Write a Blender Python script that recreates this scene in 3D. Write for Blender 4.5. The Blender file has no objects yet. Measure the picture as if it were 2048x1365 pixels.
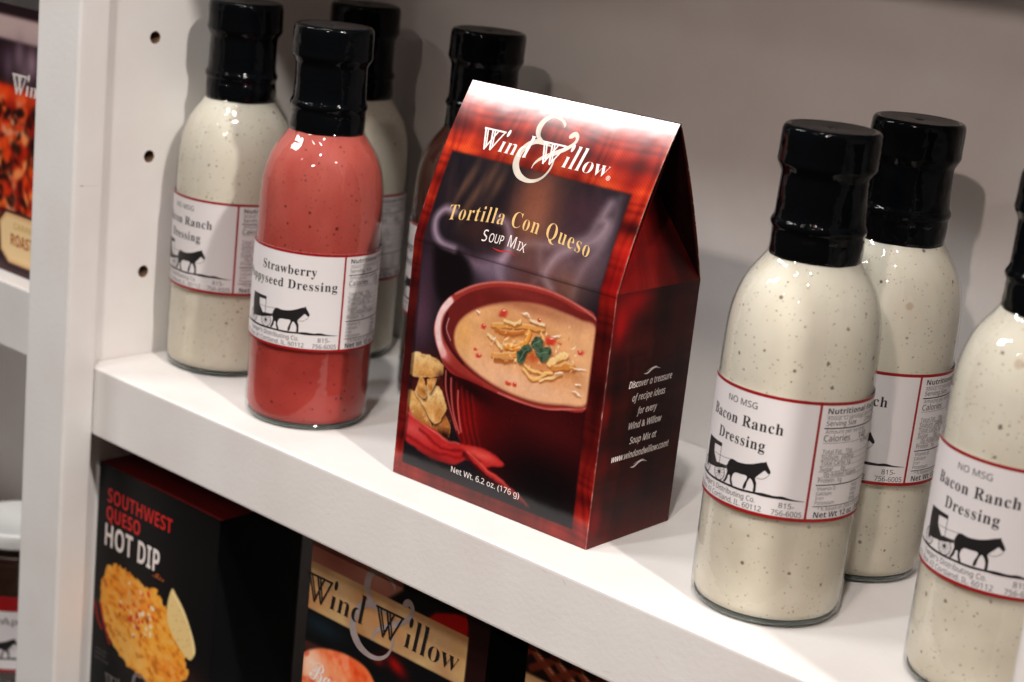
import bpy, bmesh, math, random
import numpy as np
from mathutils import Vector, Matrix
C = bpy.context.scene
COL = C.collection
R = math.radians
rng = random.Random(7)

# ------------------------------------------------------------------ camera
cam = bpy.data.objects.new('camera', bpy.data.cameras.new('camera'))
COL.objects.link(cam)
cam.location = (0.48527, -0.54161, 0.28141)
cam.rotation_mode = 'XYZ'
cam.rotation_euler = (1.30534658, -0.10415434, 0.73755052)
cam.data.sensor_width = 36.0
cam.data.lens = 63.245
cam.data.clip_start = 0.01
cam.data.clip_end = 50
cam.data.dof.use_dof = True
cam.data.dof.focus_distance = 0.765
cam.data.dof.aperture_fstop = 10.5
C.camera = cam
C.render.resolution_x = 1024
C.render.resolution_y = 682
C.view_settings.view_transform = 'Standard'
C.view_settings.look = 'None'
C.view_settings.exposure = 0.10
C.view_settings.gamma = 1.0
C.cycles.use_denoising = True
C.cycles.max_bounces = 8
C.cycles.transparent_max_bounces = 12
C.cycles.sample_clamp_indirect = 4.0

# ------------------------------------------------------------------ light: a dim shop interior with a row of ceiling lamps and one added fill lamp
W = bpy.data.worlds.new('World')
C.world = W
W.use_nodes = True
bg = W.node_tree.nodes['Background']
bg.inputs[0].default_value = (1.0, 0.66, 0.48, 1)
bg.inputs[1].default_value = 0.052


def lamp(direction, dist, power, radius, color, target=(0.0, 0.05, 0.08), cone=70, blend=0.6):
    d = Vector(direction).normalized()
    l = bpy.data.lights.new('ceiling_or_fill_lamp', 'SPOT')
    l.energy = power
    l.shadow_soft_size = radius
    l.color = color
    l.spot_size = R(cone)
    l.spot_blend = blend
    o = bpy.data.objects.new('ceiling_or_fill_lamp', l)
    COL.objects.link(o)
    o.location = Vector(target) + d * dist
    o.rotation_euler = (-d).to_track_quat('-Z', 'Y').to_euler()
    return o


def lamp_panel(direction, dist, power, sx, sy, color, target=(0.0, 0.05, 0.08), roll=None):
    d = Vector(direction).normalized()
    l = bpy.data.lights.new('lamp_panel', 'AREA')
    l.shape = 'RECTANGLE'
    l.size = sx
    l.size_y = sy
    l.energy = power
    l.color = color
    o = bpy.data.objects.new('lamp_panel', l)
    COL.objects.link(o)
    o.location = Vector(target) + d * dist
    o.rotation_euler = (-d).to_track_quat('-Z', 'Y').to_euler()
    if roll is not None:      # a strip fixed at an angle: its long side climbs towards the right
        q = Vector((-d.y, d.x, 0)).normalized()
        up = d.cross(q)
        if up.z < 0: up = -up
        X_ = q * math.cos(R(roll)) + up * math.sin(R(roll))
        Y_ = d.cross(X_)
        m = Matrix((X_, Y_, d)).transposed()
        o.rotation_euler = m.to_euler()
        o.location += q * -0.05 - up * 0.02
    return o


WARM = (1.0, 0.93, 0.86)
COOL = (0.97, 1.0, 0.98)
lamp((0.26, -1.0, 0.65), 2.6, 60, 0.04, (1.0, 0.82, 0.72), (0.17, 0.1, 0.08), 21, 1.0)
lamp((-0.25, -1.0, 0.84), 2.4, 8, 0.06, WARM)
lamp((0.60, -1.0, 1.72), 2.4, 92, 0.05, WARM)  # added frontal fill that evens the light on the labels, no real fitting
lamp((3.00, -1.0, 2.90), 2.4, 145, 0.045, WARM)
lamp_panel((-0.20, -1.0, 2.10), 2.3, 10, 0.07, 0.70, COOL)
lamp((0.40, -1.0, 2.40), 2.3, 20, 0.06, COOL)
lamp_panel((-1.08, -1.0, 1.28), 2.2, 19, 0.75, 0.13, (1.0, 0.98, 0.96), roll=37)


# ------------------------------------------------------------------ helpers
def tag(o, label=None, cat=None, group=None, kind=None):
    if label: o['label'] = label
    if cat: o['category'] = cat
    if group: o['group'] = group
    if kind: o['kind'] = kind
    return o


def empty(name, loc=(0, 0, 0), rz=0.0):
    o = bpy.data.objects.new(name, None)
    o.empty_display_size = 0.02
    COL.objects.link(o)
    o.location = loc
    o.rotation_euler = (0, 0, rz)
    return o


def link_mesh(name, me, parent=None, mat=None):
    o = bpy.data.objects.new(name, me)
    COL.objects.link(o)
    if mat is not None:
        me.materials.clear()
        me.materials.append(mat)
    if parent is not None:
        o.parent = parent
    return o


def copy_tree(o, parent=None):
    c = o.copy()
    COL.objects.link(c)
    c.parent = parent
    for ch in list(o.children):
        copy_tree(ch, c)
    return c


def from_py(name, V, F, parent=None, mat=None, smooth=False):
    me = bpy.data.meshes.new(name)
    me.from_pydata([tuple(v) for v in V], [], [tuple(f) for f in F])
    me.update()
    if smooth:
        me.polygons.foreach_set('use_smooth', [True] * len(me.polygons))
    return link_mesh(name, me, parent, mat)


def box_bm(x0, x1, y0, y1, z0, z1, bev=0.0, seg=2):
    bm = bmesh.new()
    vs = [bm.verts.new((x, y, z)) for x in (x0, x1) for y in (y0, y1) for z in (z0, z1)]
    for f in ((0, 1, 3, 2), (4, 6, 7, 5), (0, 4, 5, 1), (2, 3, 7, 6), (0, 2, 6, 4), (1, 5, 7, 3)):
        bm.faces.new([vs[i] for i in f])
    bmesh.ops.recalc_face_normals(bm, faces=bm.faces)
    if bev:
        bmesh.ops.bevel(bm, geom=list(bm.edges), offset=bev, segments=seg, profile=0.6, affect='EDGES')
    return bm


def bm_obj(name, bm, mat, parent=None, smooth=False):
    me = bpy.data.meshes.new(name)
    bm.to_mesh(me)
    bm.free()
    if smooth:
        me.polygons.foreach_set('use_smooth', [True] * len(me.polygons))
    return link_mesh(name, me, parent, mat)


def box(name, x0, x1, y0, y1, z0, z1, mat, parent=None, bev=0.0, seg=2):
    return bm_obj(name, box_bm(x0, x1, y0, y1, z0, z1, bev, seg), mat, parent, smooth=False)


def lathe(name, prof, mat, parent=None, n=96, wob=None):
    """prof: (r, z) from bottom to top; r = 0 closes"""
    V = []
    F = []
    rings = []
    for (r, z) in prof:
        if r < 1e-7:
            rings.append([len(V)])
            V.append((0, 0, z))
        else:
            ring = []
            for k in range(n):
                a = 2 * math.pi * k / n
                rr = r * (1 + (wob(a, z) if wob else 0))
                ring.append(len(V))
                V.append((rr * math.cos(a), rr * math.sin(a), z))
            rings.append(ring)
    for A, B in zip(rings[:-1], rings[1:]):
        for k in range(n):
            k2 = (k + 1) % n
            if len(A) == 1 and len(B) > 1:
                F.append((A[0], B[k2], B[k]))
            elif len(B) == 1 and len(A) > 1:
                F.append((A[k], A[k2], B[0]))
            elif len(A) > 1:
                F.append((A[k], A[k2], B[k2], B[k]))
    return from_py(name, V, F, parent, mat, smooth=True)


def crom(P, per=6, closed=False):
    """Catmull-Rom through P (tuples of any length)"""
    P = [tuple(map(float, p)) for p in P]
    n = len(P)
    out = []
    rngk = range(n) if closed else range(n - 1)
    for i in rngk:
        if closed:
            a, b, c, d = P[(i - 1) % n], P[i], P[(i + 1) % n], P[(i + 2) % n]
        else:
            b, c = P[i], P[i + 1]
            a = P[i - 1] if i > 0 else tuple(2 * x - y for x, y in zip(b, c))
            d = P[i + 2] if i + 2 < n else tuple(2 * y - x for x, y in zip(b, c))
        for k in range(per):
            t = k / per
            out.append(tuple(0.5 * (2 * bb + (cc - aa) * t + (2 * aa - 5 * bb + 4 * cc - dd) * t * t + (3 * bb - aa - 3 * cc + dd) * t ** 3)
                             for aa, bb, cc, dd in zip(a, b, c, d)))
    if not closed:
        out.append(P[-1])
    return out


# ------------------------------------------------------------------ node materials
def new_mat(name):
    m = bpy.data.materials.new(name)
    m.use_nodes = True
    nt = m.node_tree
    return m, nt, nt.nodes['Principled BSDF']


def N(nt, typ, **kw):
    n = nt.nodes.new(typ)
    for k, v in kw.items():
        setattr(n, k, v)
    return n


def noise_bump(nt, b, scale, strength, dist, detail=3.0, coord='Object'):
    tc = N(nt, 'ShaderNodeTexCoord')
    nz = N(nt, 'ShaderNodeTexNoise')
    nz.inputs['Scale'].default_value = scale
    nz.inputs['Detail'].default_value = detail
    bp = N(nt, 'ShaderNodeBump')
    bp.inputs['Strength'].default_value = strength
    bp.inputs['Distance'].default_value = dist
    nt.links.new(tc.outputs[coord], nz.inputs['Vector'])
    nt.links.new(nz.outputs['Fac'], bp.inputs['Height'])
    nt.links.new(bp.outputs['Normal'], b.inputs['Normal'])
    return tc, nz, bp


def mat_paint():
    m, nt, b = new_mat('white_paint')
    tc, nz, bp = noise_bump(nt, b, 420, 0.22, 0.0004, 4)
    n2 = N(nt, 'ShaderNodeTexNoise')
    n2.inputs['Scale'].default_value = 22
    n2.inputs['Detail'].default_value = 5
    nt.links.new(tc.outputs['Object'], n2.inputs['Vector'])
    cr = N(nt, 'ShaderNodeValToRGB')
    cr.color_ramp.elements[0].position = 0.3
    cr.color_ramp.elements[0].color = (0.735, 0.70, 0.685, 1)
    cr.color_ramp.elements[1].position = 0.65
    cr.color_ramp.elements[1].color = (0.785, 0.765, 0.755, 1)
    nt.links.new(n2.outputs['Fac'], cr.inputs['Fac'])
    # a few tiny scuffs
    vo = N(nt, 'ShaderNodeTexVoronoi')
    vo.inputs['Scale'].default_value = 26
    mp = N(nt, 'ShaderNodeMapping')
    mp.inputs['Scale'].default_value = (1.0, 1.0, 2.6)
    nt.links.new(tc.outputs['Object'], mp.inputs['Vector'])
    nt.links.new(mp.outputs['Vector'], vo.inputs['Vector'])
    lt = N(nt, 'ShaderNodeMath', operation='LESS_THAN')
    lt.inputs[1].default_value = 0.030
    nt.links.new(vo.outputs['Distance'], lt.inputs[0])
    sc = N(nt, 'ShaderNodeSeparateColor')
    nt.links.new(vo.outputs['Color'], sc.inputs['Color'])
    gt = N(nt, 'ShaderNodeMath', operation='GREATER_THAN')
    gt.inputs[1].default_value = 0.66
    nt.links.new(sc.outputs[0], gt.inputs[0])
    mu = N(nt, 'ShaderNodeMath', operation='MULTIPLY')
    nt.links.new(lt.outputs[0], mu.inputs[0])
    nt.links.new(gt.outputs[0], mu.inputs[1])
    mu2 = N(nt, 'ShaderNodeMath', operation='MULTIPLY')
    mu2.inputs[1].default_value = 0.55
    nt.links.new(mu.outputs[0], mu2.inputs[0])
    mx = N(nt, 'ShaderNodeMix', data_type='RGBA')
    nt.links.new(mu2.outputs[0], mx.inputs['Factor'])
    nt.links.new(cr.outputs['Color'], mx.inputs['A'])
    mx.inputs['B'].default_value = (0.30, 0.22, 0.18, 1)
    nt.links.new(mx.outputs['Result'], b.inputs['Base Color'])
    b.inputs['Roughness'].default_value = 0.42
    return m


def mat_simple(name, col, rough=0.5, spec=0.5, bump=None, var=0.0, vscale=60, metal=0.0, coat=0.0):
    m, nt, b = new_mat(name)
    b.inputs['Base Color'].default_value = (*col, 1)
    b.inputs['Roughness'].default_value = rough
    b.inputs['Specular IOR Level'].default_value = spec
    b.inputs['Metallic'].default_value = metal
    b.inputs['Coat Weight'].default_value = coat
    if bump:
        noise_bump(nt, b, *bump)
    if var:
        tc = N(nt, 'ShaderNodeTexCoord')
        nz = N(nt, 'ShaderNodeTexNoise')
        nz.inputs['Scale'].default_value = vscale
        nz.inputs['Detail'].default_value = 4
        nt.links.new(tc.outputs['Object'], nz.inputs['Vector'])
        mr = N(nt, 'ShaderNodeMapRange')
        mr.inputs['From Min'].default_value = 0.3
        mr.inputs['From Max'].default_value = 0.7
        mr.inputs['To Min'].default_value = 1 - var
        mr.inputs['To Max'].default_value = 1 + var
        nt.links.new(nz.outputs['Fac'], mr.inputs['Value'])
        vm = N(nt, 'ShaderNodeVectorMath', operation='SCALE')
        vm.inputs[0].default_value = col
        nt.links.new(mr.outputs['Result'], vm.inputs['Scale'])
        nt.links.new(vm.outputs[0], b.inputs['Base Color'])
    return m


def mat_dressing(name, c1, c2, speck, film, speck_amt=0.50, scale=290, sss=0.35, rad=0.125):
    m, nt, b = new_mat(name)
    tc = N(nt, 'ShaderNodeTexCoord')
    oi = N(nt, 'ShaderNodeObjectInfo')
    w = N(nt, 'ShaderNodeMath', operation='MULTIPLY')
    w.inputs[1].default_value = 37.0
    nt.links.new(oi.outputs['Random'], w.inputs[0])
    n1 = N(nt, 'ShaderNodeTexNoise', noise_dimensions='4D')
    n1.inputs['Scale'].default_value = 32
    n1.inputs['Detail'].default_value = 3
    n1.inputs['Distortion'].default_value = 0.3
    nt.links.new(tc.outputs['Object'], n1.inputs['Vector'])
    nt.links.new(w.outputs[0], n1.inputs['W'])
    cr = N(nt, 'ShaderNodeValToRGB')
    cr.color_ramp.elements[0].position = 0.36
    cr.color_ramp.elements[0].color = (*c1, 1)
    cr.color_ramp.elements[1].position = 0.62
    cr.color_ramp.elements[1].color = (*c2, 1)
    nt.links.new(n1.outputs['Fac'], cr.inputs['Fac'])
    # streaky film of dressing left on the inside of the glass: paler above the label, fuller colour below
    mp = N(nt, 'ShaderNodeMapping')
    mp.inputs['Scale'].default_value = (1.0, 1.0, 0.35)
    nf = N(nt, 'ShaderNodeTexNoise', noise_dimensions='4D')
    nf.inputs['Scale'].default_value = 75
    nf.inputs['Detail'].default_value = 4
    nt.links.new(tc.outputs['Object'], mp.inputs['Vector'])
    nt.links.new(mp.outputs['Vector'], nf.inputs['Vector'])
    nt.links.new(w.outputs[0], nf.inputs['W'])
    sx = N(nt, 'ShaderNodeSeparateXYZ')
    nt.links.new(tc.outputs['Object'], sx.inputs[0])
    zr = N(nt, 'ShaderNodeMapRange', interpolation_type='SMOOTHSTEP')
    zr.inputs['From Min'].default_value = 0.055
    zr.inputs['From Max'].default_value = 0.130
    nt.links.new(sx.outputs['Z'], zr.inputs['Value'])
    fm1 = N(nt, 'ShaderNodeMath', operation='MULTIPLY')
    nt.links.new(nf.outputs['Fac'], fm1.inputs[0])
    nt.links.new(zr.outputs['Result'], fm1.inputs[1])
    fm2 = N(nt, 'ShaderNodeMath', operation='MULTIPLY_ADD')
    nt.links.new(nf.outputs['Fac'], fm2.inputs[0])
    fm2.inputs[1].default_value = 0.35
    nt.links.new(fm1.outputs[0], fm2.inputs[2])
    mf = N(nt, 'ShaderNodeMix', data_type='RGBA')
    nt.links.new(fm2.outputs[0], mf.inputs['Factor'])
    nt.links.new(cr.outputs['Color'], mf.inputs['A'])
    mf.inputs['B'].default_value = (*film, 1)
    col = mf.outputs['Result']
    # jitter so that specks are irregular
    nj = N(nt, 'ShaderNodeTexNoise')
    nj.inputs['Scale'].default_value = 900
    nt.links.new(tc.outputs['Object'], nj.inputs['Vector'])
    js = N(nt, 'ShaderNodeVectorMath', operation='SCALE')
    js.inputs['Scale'].default_value = 0.0011
    nt.links.new(nj.outputs['Color'], js.inputs[0])
    ja = N(nt, 'ShaderNodeVectorMath', operation='ADD')
    nt.links.new(tc.outputs['Object'], ja.inputs[0])
    nt.links.new(js.outputs[0], ja.inputs[1])
    for (sc_, amt, r_, alpha, cc) in ((scale, speck_amt, rad, 0.85, speck), (scale * 0.36, 0.30, rad * 0.75, 0.5, tuple(min(1, x * 3.2 + 0.05) for x in speck)),
                                      (scale * 2.5, 0.62, rad * 1.25, 0.5, speck)):
        vo = N(nt, 'ShaderNodeTexVoronoi', voronoi_dimensions='4D')
        vo.inputs['Scale'].default_value = sc_
        nt.links.new(ja.outputs[0], vo.inputs['Vector'])
        nt.links.new(w.outputs[0], vo.inputs['W'])
        sp = N(nt, 'ShaderNodeSeparateColor')
        nt.links.new(vo.outputs['Color'], sp.inputs['Color'])
        th = N(nt, 'ShaderNodeMath', operation='MULTIPLY')
        th.inputs[1].default_value = r_ * 2
        nt.links.new(sp.outputs[1], th.inputs[0])
        th2 = N(nt, 'ShaderNodeMath', operation='ADD')
        th2.inputs[1].default_value = r_ * 0.8
        nt.links.new(th.outputs[0], th2.inputs[0])
        mr = N(nt, 'ShaderNodeMapRange')
        mr.inputs['To Min'].default_value = alpha
        mr.inputs['To Max'].default_value = 0.0
        nt.links.new(vo.outputs['Distance'], mr.inputs['Value'])
        nt.links.new(th2.outputs[0], mr.inputs['From Max'])
        hf = N(nt, 'ShaderNodeMath', operation='MULTIPLY')
        hf.inputs[1].default_value = 0.6
        nt.links.new(th2.outputs[0], hf.inputs[0])
        nt.links.new(hf.outputs[0], mr.inputs['From Min'])
        gt = N(nt, 'ShaderNodeMath', operation='GREATER_THAN')
        gt.inputs[1].default_value = 1 - amt
        nt.links.new(sp.outputs[0], gt.inputs[0])
        mu = N(nt, 'ShaderNodeMath', operation='MULTIPLY')
        nt.links.new(mr.outputs['Result'], mu.inputs[0])
        nt.links.new(gt.outputs[0], mu.inputs[1])
        mx = N(nt, 'ShaderNodeMix', data_type='RGBA')
        nt.links.new(mu.outputs[0], mx.inputs['Factor'])
        nt.links.new(col, mx.inputs['A'])
        mx.inputs['B'].default_value = (*cc, 1)
        col = mx.outputs['Result']
    nt.links.new(col, b.inputs['Base Color'])
    b.inputs['Roughness'].default_value = 0.5
    b.inputs['Specular IOR Level'].default_value = 0.2
    b.inputs['Subsurface Weight'].default_value = sss
    b.inputs['Subsurface Radius'].default_value = (0.007, 0.005, 0.0035)
    b.inputs['Subsurface Scale'].default_value = 1.0
    return m


def mat_shell():
    """thin clear glass wall: light passes straight through, reflection by Fresnel"""
    m = bpy.data.materials.new('clear_glass')
    m.use_nodes = True
    nt = m.node_tree
    nt.nodes.clear()
    out = N(nt, 'ShaderNodeOutputMaterial')
    mix = N(nt, 'ShaderNodeMixShader')
    tr = N(nt, 'ShaderNodeBsdfTransparent')
    tr.inputs[0].default_value = (0.975, 0.985, 0.98, 1)
    gl = N(nt, 'ShaderNodeBsdfGlossy')
    gl.inputs['Roughness'].default_value = 0.02
    fr = N(nt, 'ShaderNodeFresnel')
    ge = N(nt, 'ShaderNodeNewGeometry')
    ior = N(nt, 'ShaderNodeMapRange')     # the same pane seen from inside: keep air-to-glass Fresnel
    ior.inputs['To Min'].default_value = 1.5
    ior.inputs['To Max'].default_value = 1 / 1.5
    nt.links.new(ge.outputs['Backfacing'], ior.inputs['Value'])
    nt.links.new(ior.outputs['Result'], fr.inputs['IOR'])
    tc = N(nt, 'ShaderNodeTexCoord')
    nz = N(nt, 'ShaderNodeTexNoise')
    nz.inputs['Scale'].default_value = 95
    nz.inputs['Detail'].default_value = 2.5
    bp = N(nt, 'ShaderNodeBump')
    bp.inputs['Strength'].default_value = 0.30
    bp.inputs['Distance'].default_value = 0.0016
    nt.links.new(tc.outputs['Object'], nz.inputs['Vector'])
    nt.links.new(nz.outputs['Fac'], bp.inputs['Height'])
    nt.links.new(bp.outputs['Normal'], gl.inputs['Normal'])
    nt.links.new(bp.outputs['Normal'], fr.inputs['Normal'])
    nt.links.new(fr.outputs[0], mix.inputs[0])
    nt.links.new(tr.outputs[0], mix.inputs[1])
    nt.links.new(gl.outputs[0], mix.inputs[2])
    nt.links.new(mix.outputs[0], out.inputs[0])
    return m


def mat_print(name, rough=0.3, coat=0.0, bump=0.0, spec=0.5):
    m, nt, b = new_mat(name)
    at = N(nt, 'ShaderNodeAttribute')
    at.attribute_name = 'print'
    nt.links.new(at.outputs['Color'], b.inputs['Base Color'])
    b.inputs['Roughness'].default_value = rough
    b.inputs['Coat Weight'].default_value = coat
    b.inputs['Coat Roughness'].default_value = 0.12
    b.inputs['Specular IOR Level'].default_value = spec
    if bump:
        noise_bump(nt, b, 60, bump, 0.002, 2)
    return m


M = {}
M['paint'] = mat_paint()
M['raw_wood'] = mat_simple('raw_fibreboard', (0.20, 0.12, 0.075), 0.9, 0.1, var=0.25, vscale=900)
M['cap'] = mat_simple('black_shrink_film', (0.0020, 0.0026, 0.0034), 0.09, 0.13, bump=(75, 0.5, 0.0022, 3.5))
M['captop'] = mat_simple('black_cap_plastic', (0.012, 0.010, 0.010), 0.42, 0.45, bump=(800, 0.2, 0.0002))
M['glass'] = mat_shell()
M['ranch'] = mat_dressing('ranch_dressing', (0.57, 0.505, 0.405), (0.72, 0.66, 0.555), (0.13, 0.075, 0.045), (0.77, 0.73, 0.64), 0.55)
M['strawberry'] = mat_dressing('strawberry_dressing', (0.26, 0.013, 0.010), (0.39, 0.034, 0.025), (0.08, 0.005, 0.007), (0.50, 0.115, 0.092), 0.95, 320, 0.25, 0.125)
M['vinaigrette'] = mat_dressing('dark_vinaigrette', (0.030, 0.006, 0.003), (0.045, 0.009, 0.005), (0.02, 0.004, 0.003), (0.06, 0.015, 0.008), 0.5, 200, 0.0)
M['base_glass'] = mat_simple('thick_base_glass', (0.035, 0.055, 0.045), 0.06, 0.5, coat=0.6)
M['label'] = mat_simple('label_paper', (0.735, 0.70, 0.715), 0.42, 0.4, bump=(50, 0.10, 0.0008, 1.5))
M['red'] = mat_simple('label_red', (0.30, 0.006, 0.008), 0.42, 0.4)
M['ink'] = mat_simple('black_ink', (0.012, 0.011, 0.012), 0.45, 0.4)
M['grey_ink'] = mat_simple('grey_ink', (0.16, 0.145, 0.15), 0.45, 0.4)
M['print'] = mat_print('glossy_print', 0.15, 0.0, 0.05)
M['print_matt'] = mat_print('printed_card', 0.42, spec=0.2)
M['board'] = mat_simple('grey_board', (0.20, 0.15, 0.12), 0.8, 0.2, var=0.1)
M['edge'] = mat_simple('card_edge', (0.62, 0.55, 0.50), 0.8, 0.2)
M['cream_ink'] = mat_simple('cream_lettering', (0.78, 0.70, 0.60), 0.4, 0.4)
M['white_ink'] = mat_simple('white_lettering', (0.84, 0.76, 0.74), 0.4, 0.4)
M['gold_ink'] = mat_simple('gold_lettering', (0.70, 0.46, 0.18), 0.4, 0.4)
M['silver_ink'] = mat_simple('pearl_ampersand', (0.55, 0.50, 0.43), 0.35, 0.5, var=0.22, vscale=120)
M['red_ink'] = mat_simple('red_lettering', (0.60, 0.012, 0.010), 0.4, 0.4)
M['mauve_ink'] = mat_simple('mauve_ampersand', (0.36, 0.29, 0.28), 0.4, 0.4, var=0.2, vscale=90)
M['orange_ink'] = mat_simple('orange_lettering', (0.42, 0.10, 0.02), 0.4, 0.4)
M['black_card'] = mat_simple('black_card', (0.006, 0.0065, 0.007), 0.35, 0.4)
M['dark_card'] = mat_simple('dark_green_card', (0.005, 0.006, 0.0055), 0.45, 0.2)
M['red_card'] = mat_simple('dark_red_card', (0.16, 0.006, 0.008), 0.4, 0.4, var=0.15)
M['jar_lid'] = mat_simple('white_lid', (0.72, 0.72, 0.71), 0.35, 0.5)
M['jar_food'] = mat_simple('dark_preserve', (0.030, 0.010, 0.005), 0.4, 0.4, var=0.4, vscale=150)

# ------------------------------------------------------------------ lettering
BASES = {'serifb': (0x1D400, 0x1D7CE), 'serifi': (0x1D434, None), 'serifbi': (0x1D468, None), 'sans': (0x1D5A0, 0x1D7E2),
         'sansb': (0x1D5D4, 0x1D7EC), 'sansi': (0x1D608, 0x1D7E2), 'sansbi': (0x1D63C, 0x1D7EC), 'script': (0x1D4D0, None)}


def mathstr(s, style):
    base, dig = BASES[style]
    o = ''
    for ch in s:
        if 'A' <= ch <= 'Z': o += chr(base + ord(ch) - 65)
        elif 'a' <= ch <= 'z':
            c = base + 26 + ord(ch) - 97
            o += '\u210E' if c == 0x1D455 else chr(c)
        elif ch.isdigit() and dig: o += chr(dig + ord(ch) - 48)
        else: o += ch
    return o


_cache = {}


def glyphs(s, style, offset=0.0, spacing=1.0, res=3):
    """planar lettering as (verts Nx2, faces), text size 1"""
    key = (s, style, offset, spacing, res)
    if key in _cache:
        return _cache[key]
    cu = bpy.data.curves.new('t', 'FONT')
    cu.body = mathstr(s, style)
    cu.size = 1.0
    cu.offset = offset
    cu.space_character = spacing
    cu.resolution_u = res
    o = bpy.data.objects.new('t', cu)
    COL.objects.link(o)
    bpy.context.view_layer.update()
    dg = bpy.context.evaluated_depsgraph_get()
    me = bpy.data.meshes.new_from_object(o.evaluated_get(dg))
    V = np.array([v.co[:2] for v in me.vertices]).reshape(-1, 2)
    F = [tuple(p.vertices) for p in me.polygons]
    bpy.data.meshes.remove(me)
    bpy.data.objects.remove(o)
    bpy.data.curves.remove(cu)
    _cache[key] = (V, F)
    return V, F


def text(s, style, x0, x1, y, cap, offset=0.0, spacing=1.0, shear=0.0, xstretch=None, warp=None, res=3, align=None):
    """lettering fitted between x0 and x1 (mm) with baseline y and capital height cap; x1 None keeps the natural width;
    xstretch = (x-height, factor) stretches what is above the x-height"""
    V, F = glyphs(s, style, offset, spacing, res)
    H, _ = glyphs('H', style, offset, 1.0, res)
    ch = H[:, 1].max() - H[:, 1].min()
    V = V.copy()
    V[:, 1] -= H[:, 1].min()
    V[:, 1] *= cap / ch
    if xstretch:
        xh, k = xstretch
        m = V[:, 1] > xh
        V[m, 1] = xh + (V[m, 1] - xh) * k
    w0, w1 = V[:, 0].min(), V[:, 0].max()
    if x1 is None:
        sx = cap / ch * (0.92 if align is None else align)
    else:
        sx = (x1 - x0) / (w1 - w0)
    V[:, 0] = (V[:, 0] - w0) * sx + x0
    V[:, 0] += shear * V[:, 1]
    V[:, 1] += y
    if warp:
        V = np.array([warp(a, b) for a, b in V])
    return V, F


def stroke(P, width, per=6, closed=False, taper=False):
    """ribbon along a smooth path, P (x, y[, w])"""
    Q = crom([p if len(p) == 3 else (p[0], p[1], width) for p in P], per, closed)
    n = len(Q)
    V = []
    F = []
    for i in range(n):
        a = Q[(i - 1) % n] if (closed or i > 0) else Q[i]
        b = Q[(i + 1) % n] if (closed or i < n - 1) else Q[i]
        dx, dy = b[0] - a[0], b[1] - a[1]
        l = math.hypot(dx, dy) or 1
        nx, ny = -dy / l, dx / l
        w = max(Q[i][2], 0.02) / 2
        V += [(Q[i][0] + nx * w, Q[i][1] + ny * w), (Q[i][0] - nx * w, Q[i][1] - ny * w)]
    m = n if closed else n - 1
    for i in range(m):
        j = (i + 1) % n
        F.append((2 * i, 2 * i + 1, 2 * j + 1, 2 * j))
    return np.array(V), F


def poly(P, per=0):
    Q = crom(P, per, True) if per else P
    return np.array([q[:2] for q in Q], float), [tuple(range(len(Q)))]


def flat_to_mesh(name, pieces, mapf, cut=None, lift0=0.05, step=0.004):
    """pieces: list of (V, F) in mm; mapf(x, y, lift) -> xyz; cut = spacing (mm) of x cuts so it can bend"""
    bm = bmesh.new()
    for k, (V, F) in enumerate(pieces):
        lift = lift0 + step * (k % 24)
        vs = [bm.verts.new((v[0], v[1], lift)) for v in V]
        for f in F:
            try:
                bm.faces.new([vs[i] for i in f])
            except ValueError:
                pass
    bmesh.ops.triangulate(bm, faces=[f for f in bm.faces if len(f.verts) > 4])
    if cut:
        xs = [v.co.x for v in bm.verts]
        x = math.floor(min(xs) / cut) * cut
        while x < max(xs):
            bmesh.ops.bisect_plane(bm, geom=list(bm.verts) + list(bm.edges) + list(bm.faces), plane_co=(x, 0, 0), plane_no=(1, 0, 0), dist=1e-5)
            x += cut
    for v in bm.verts:
        v.co = mapf(v.co.x, v.co.y, v.co.z)
    me = bpy.data.meshes.new(name)
    bm.to_mesh(me)
    bm.free()
    return me


# ------------------------------------------------------------------ print artwork (colour computed per point of a fine sheet)
def _hash(ix, iy, seed):
    h = (ix * 374761393 + iy * 668265263 + seed * 974634777) & 0xFFFFFFFF
    h = ((h ^ (h >> 13)) * 1274126177) & 0xFFFFFFFF
    return ((h ^ (h >> 16)) & 0xFFFF) / 65535.0


def vnoise(X, Y, scale, seed=0, octv=3):
    out = 0
    amp = 1
    tot = 0
    for o in range(octv):
        x = X / scale
        y = Y / scale
        ix = np.floor(x).astype(np.int64)
        iy = np.floor(y).astype(np.int64)
        fx = x - ix
        fy = y - iy
        fx = fx * fx * (3 - 2 * fx)
        fy = fy * fy * (3 - 2 * fy)
        a = _hash(ix, iy, seed + o)
        b = _hash(ix + 1, iy, seed + o)
        c = _hash(ix, iy + 1, seed + o)
        d = _hash(ix + 1, iy + 1, seed + o)
        out = out + amp * ((a * (1 - fx) + b * fx) * (1 - fy) + (c * (1 - fx) + d * fx) * fy)
        tot += amp
        amp *= 0.5
        scale *= 0.5
    return out / tot


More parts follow.
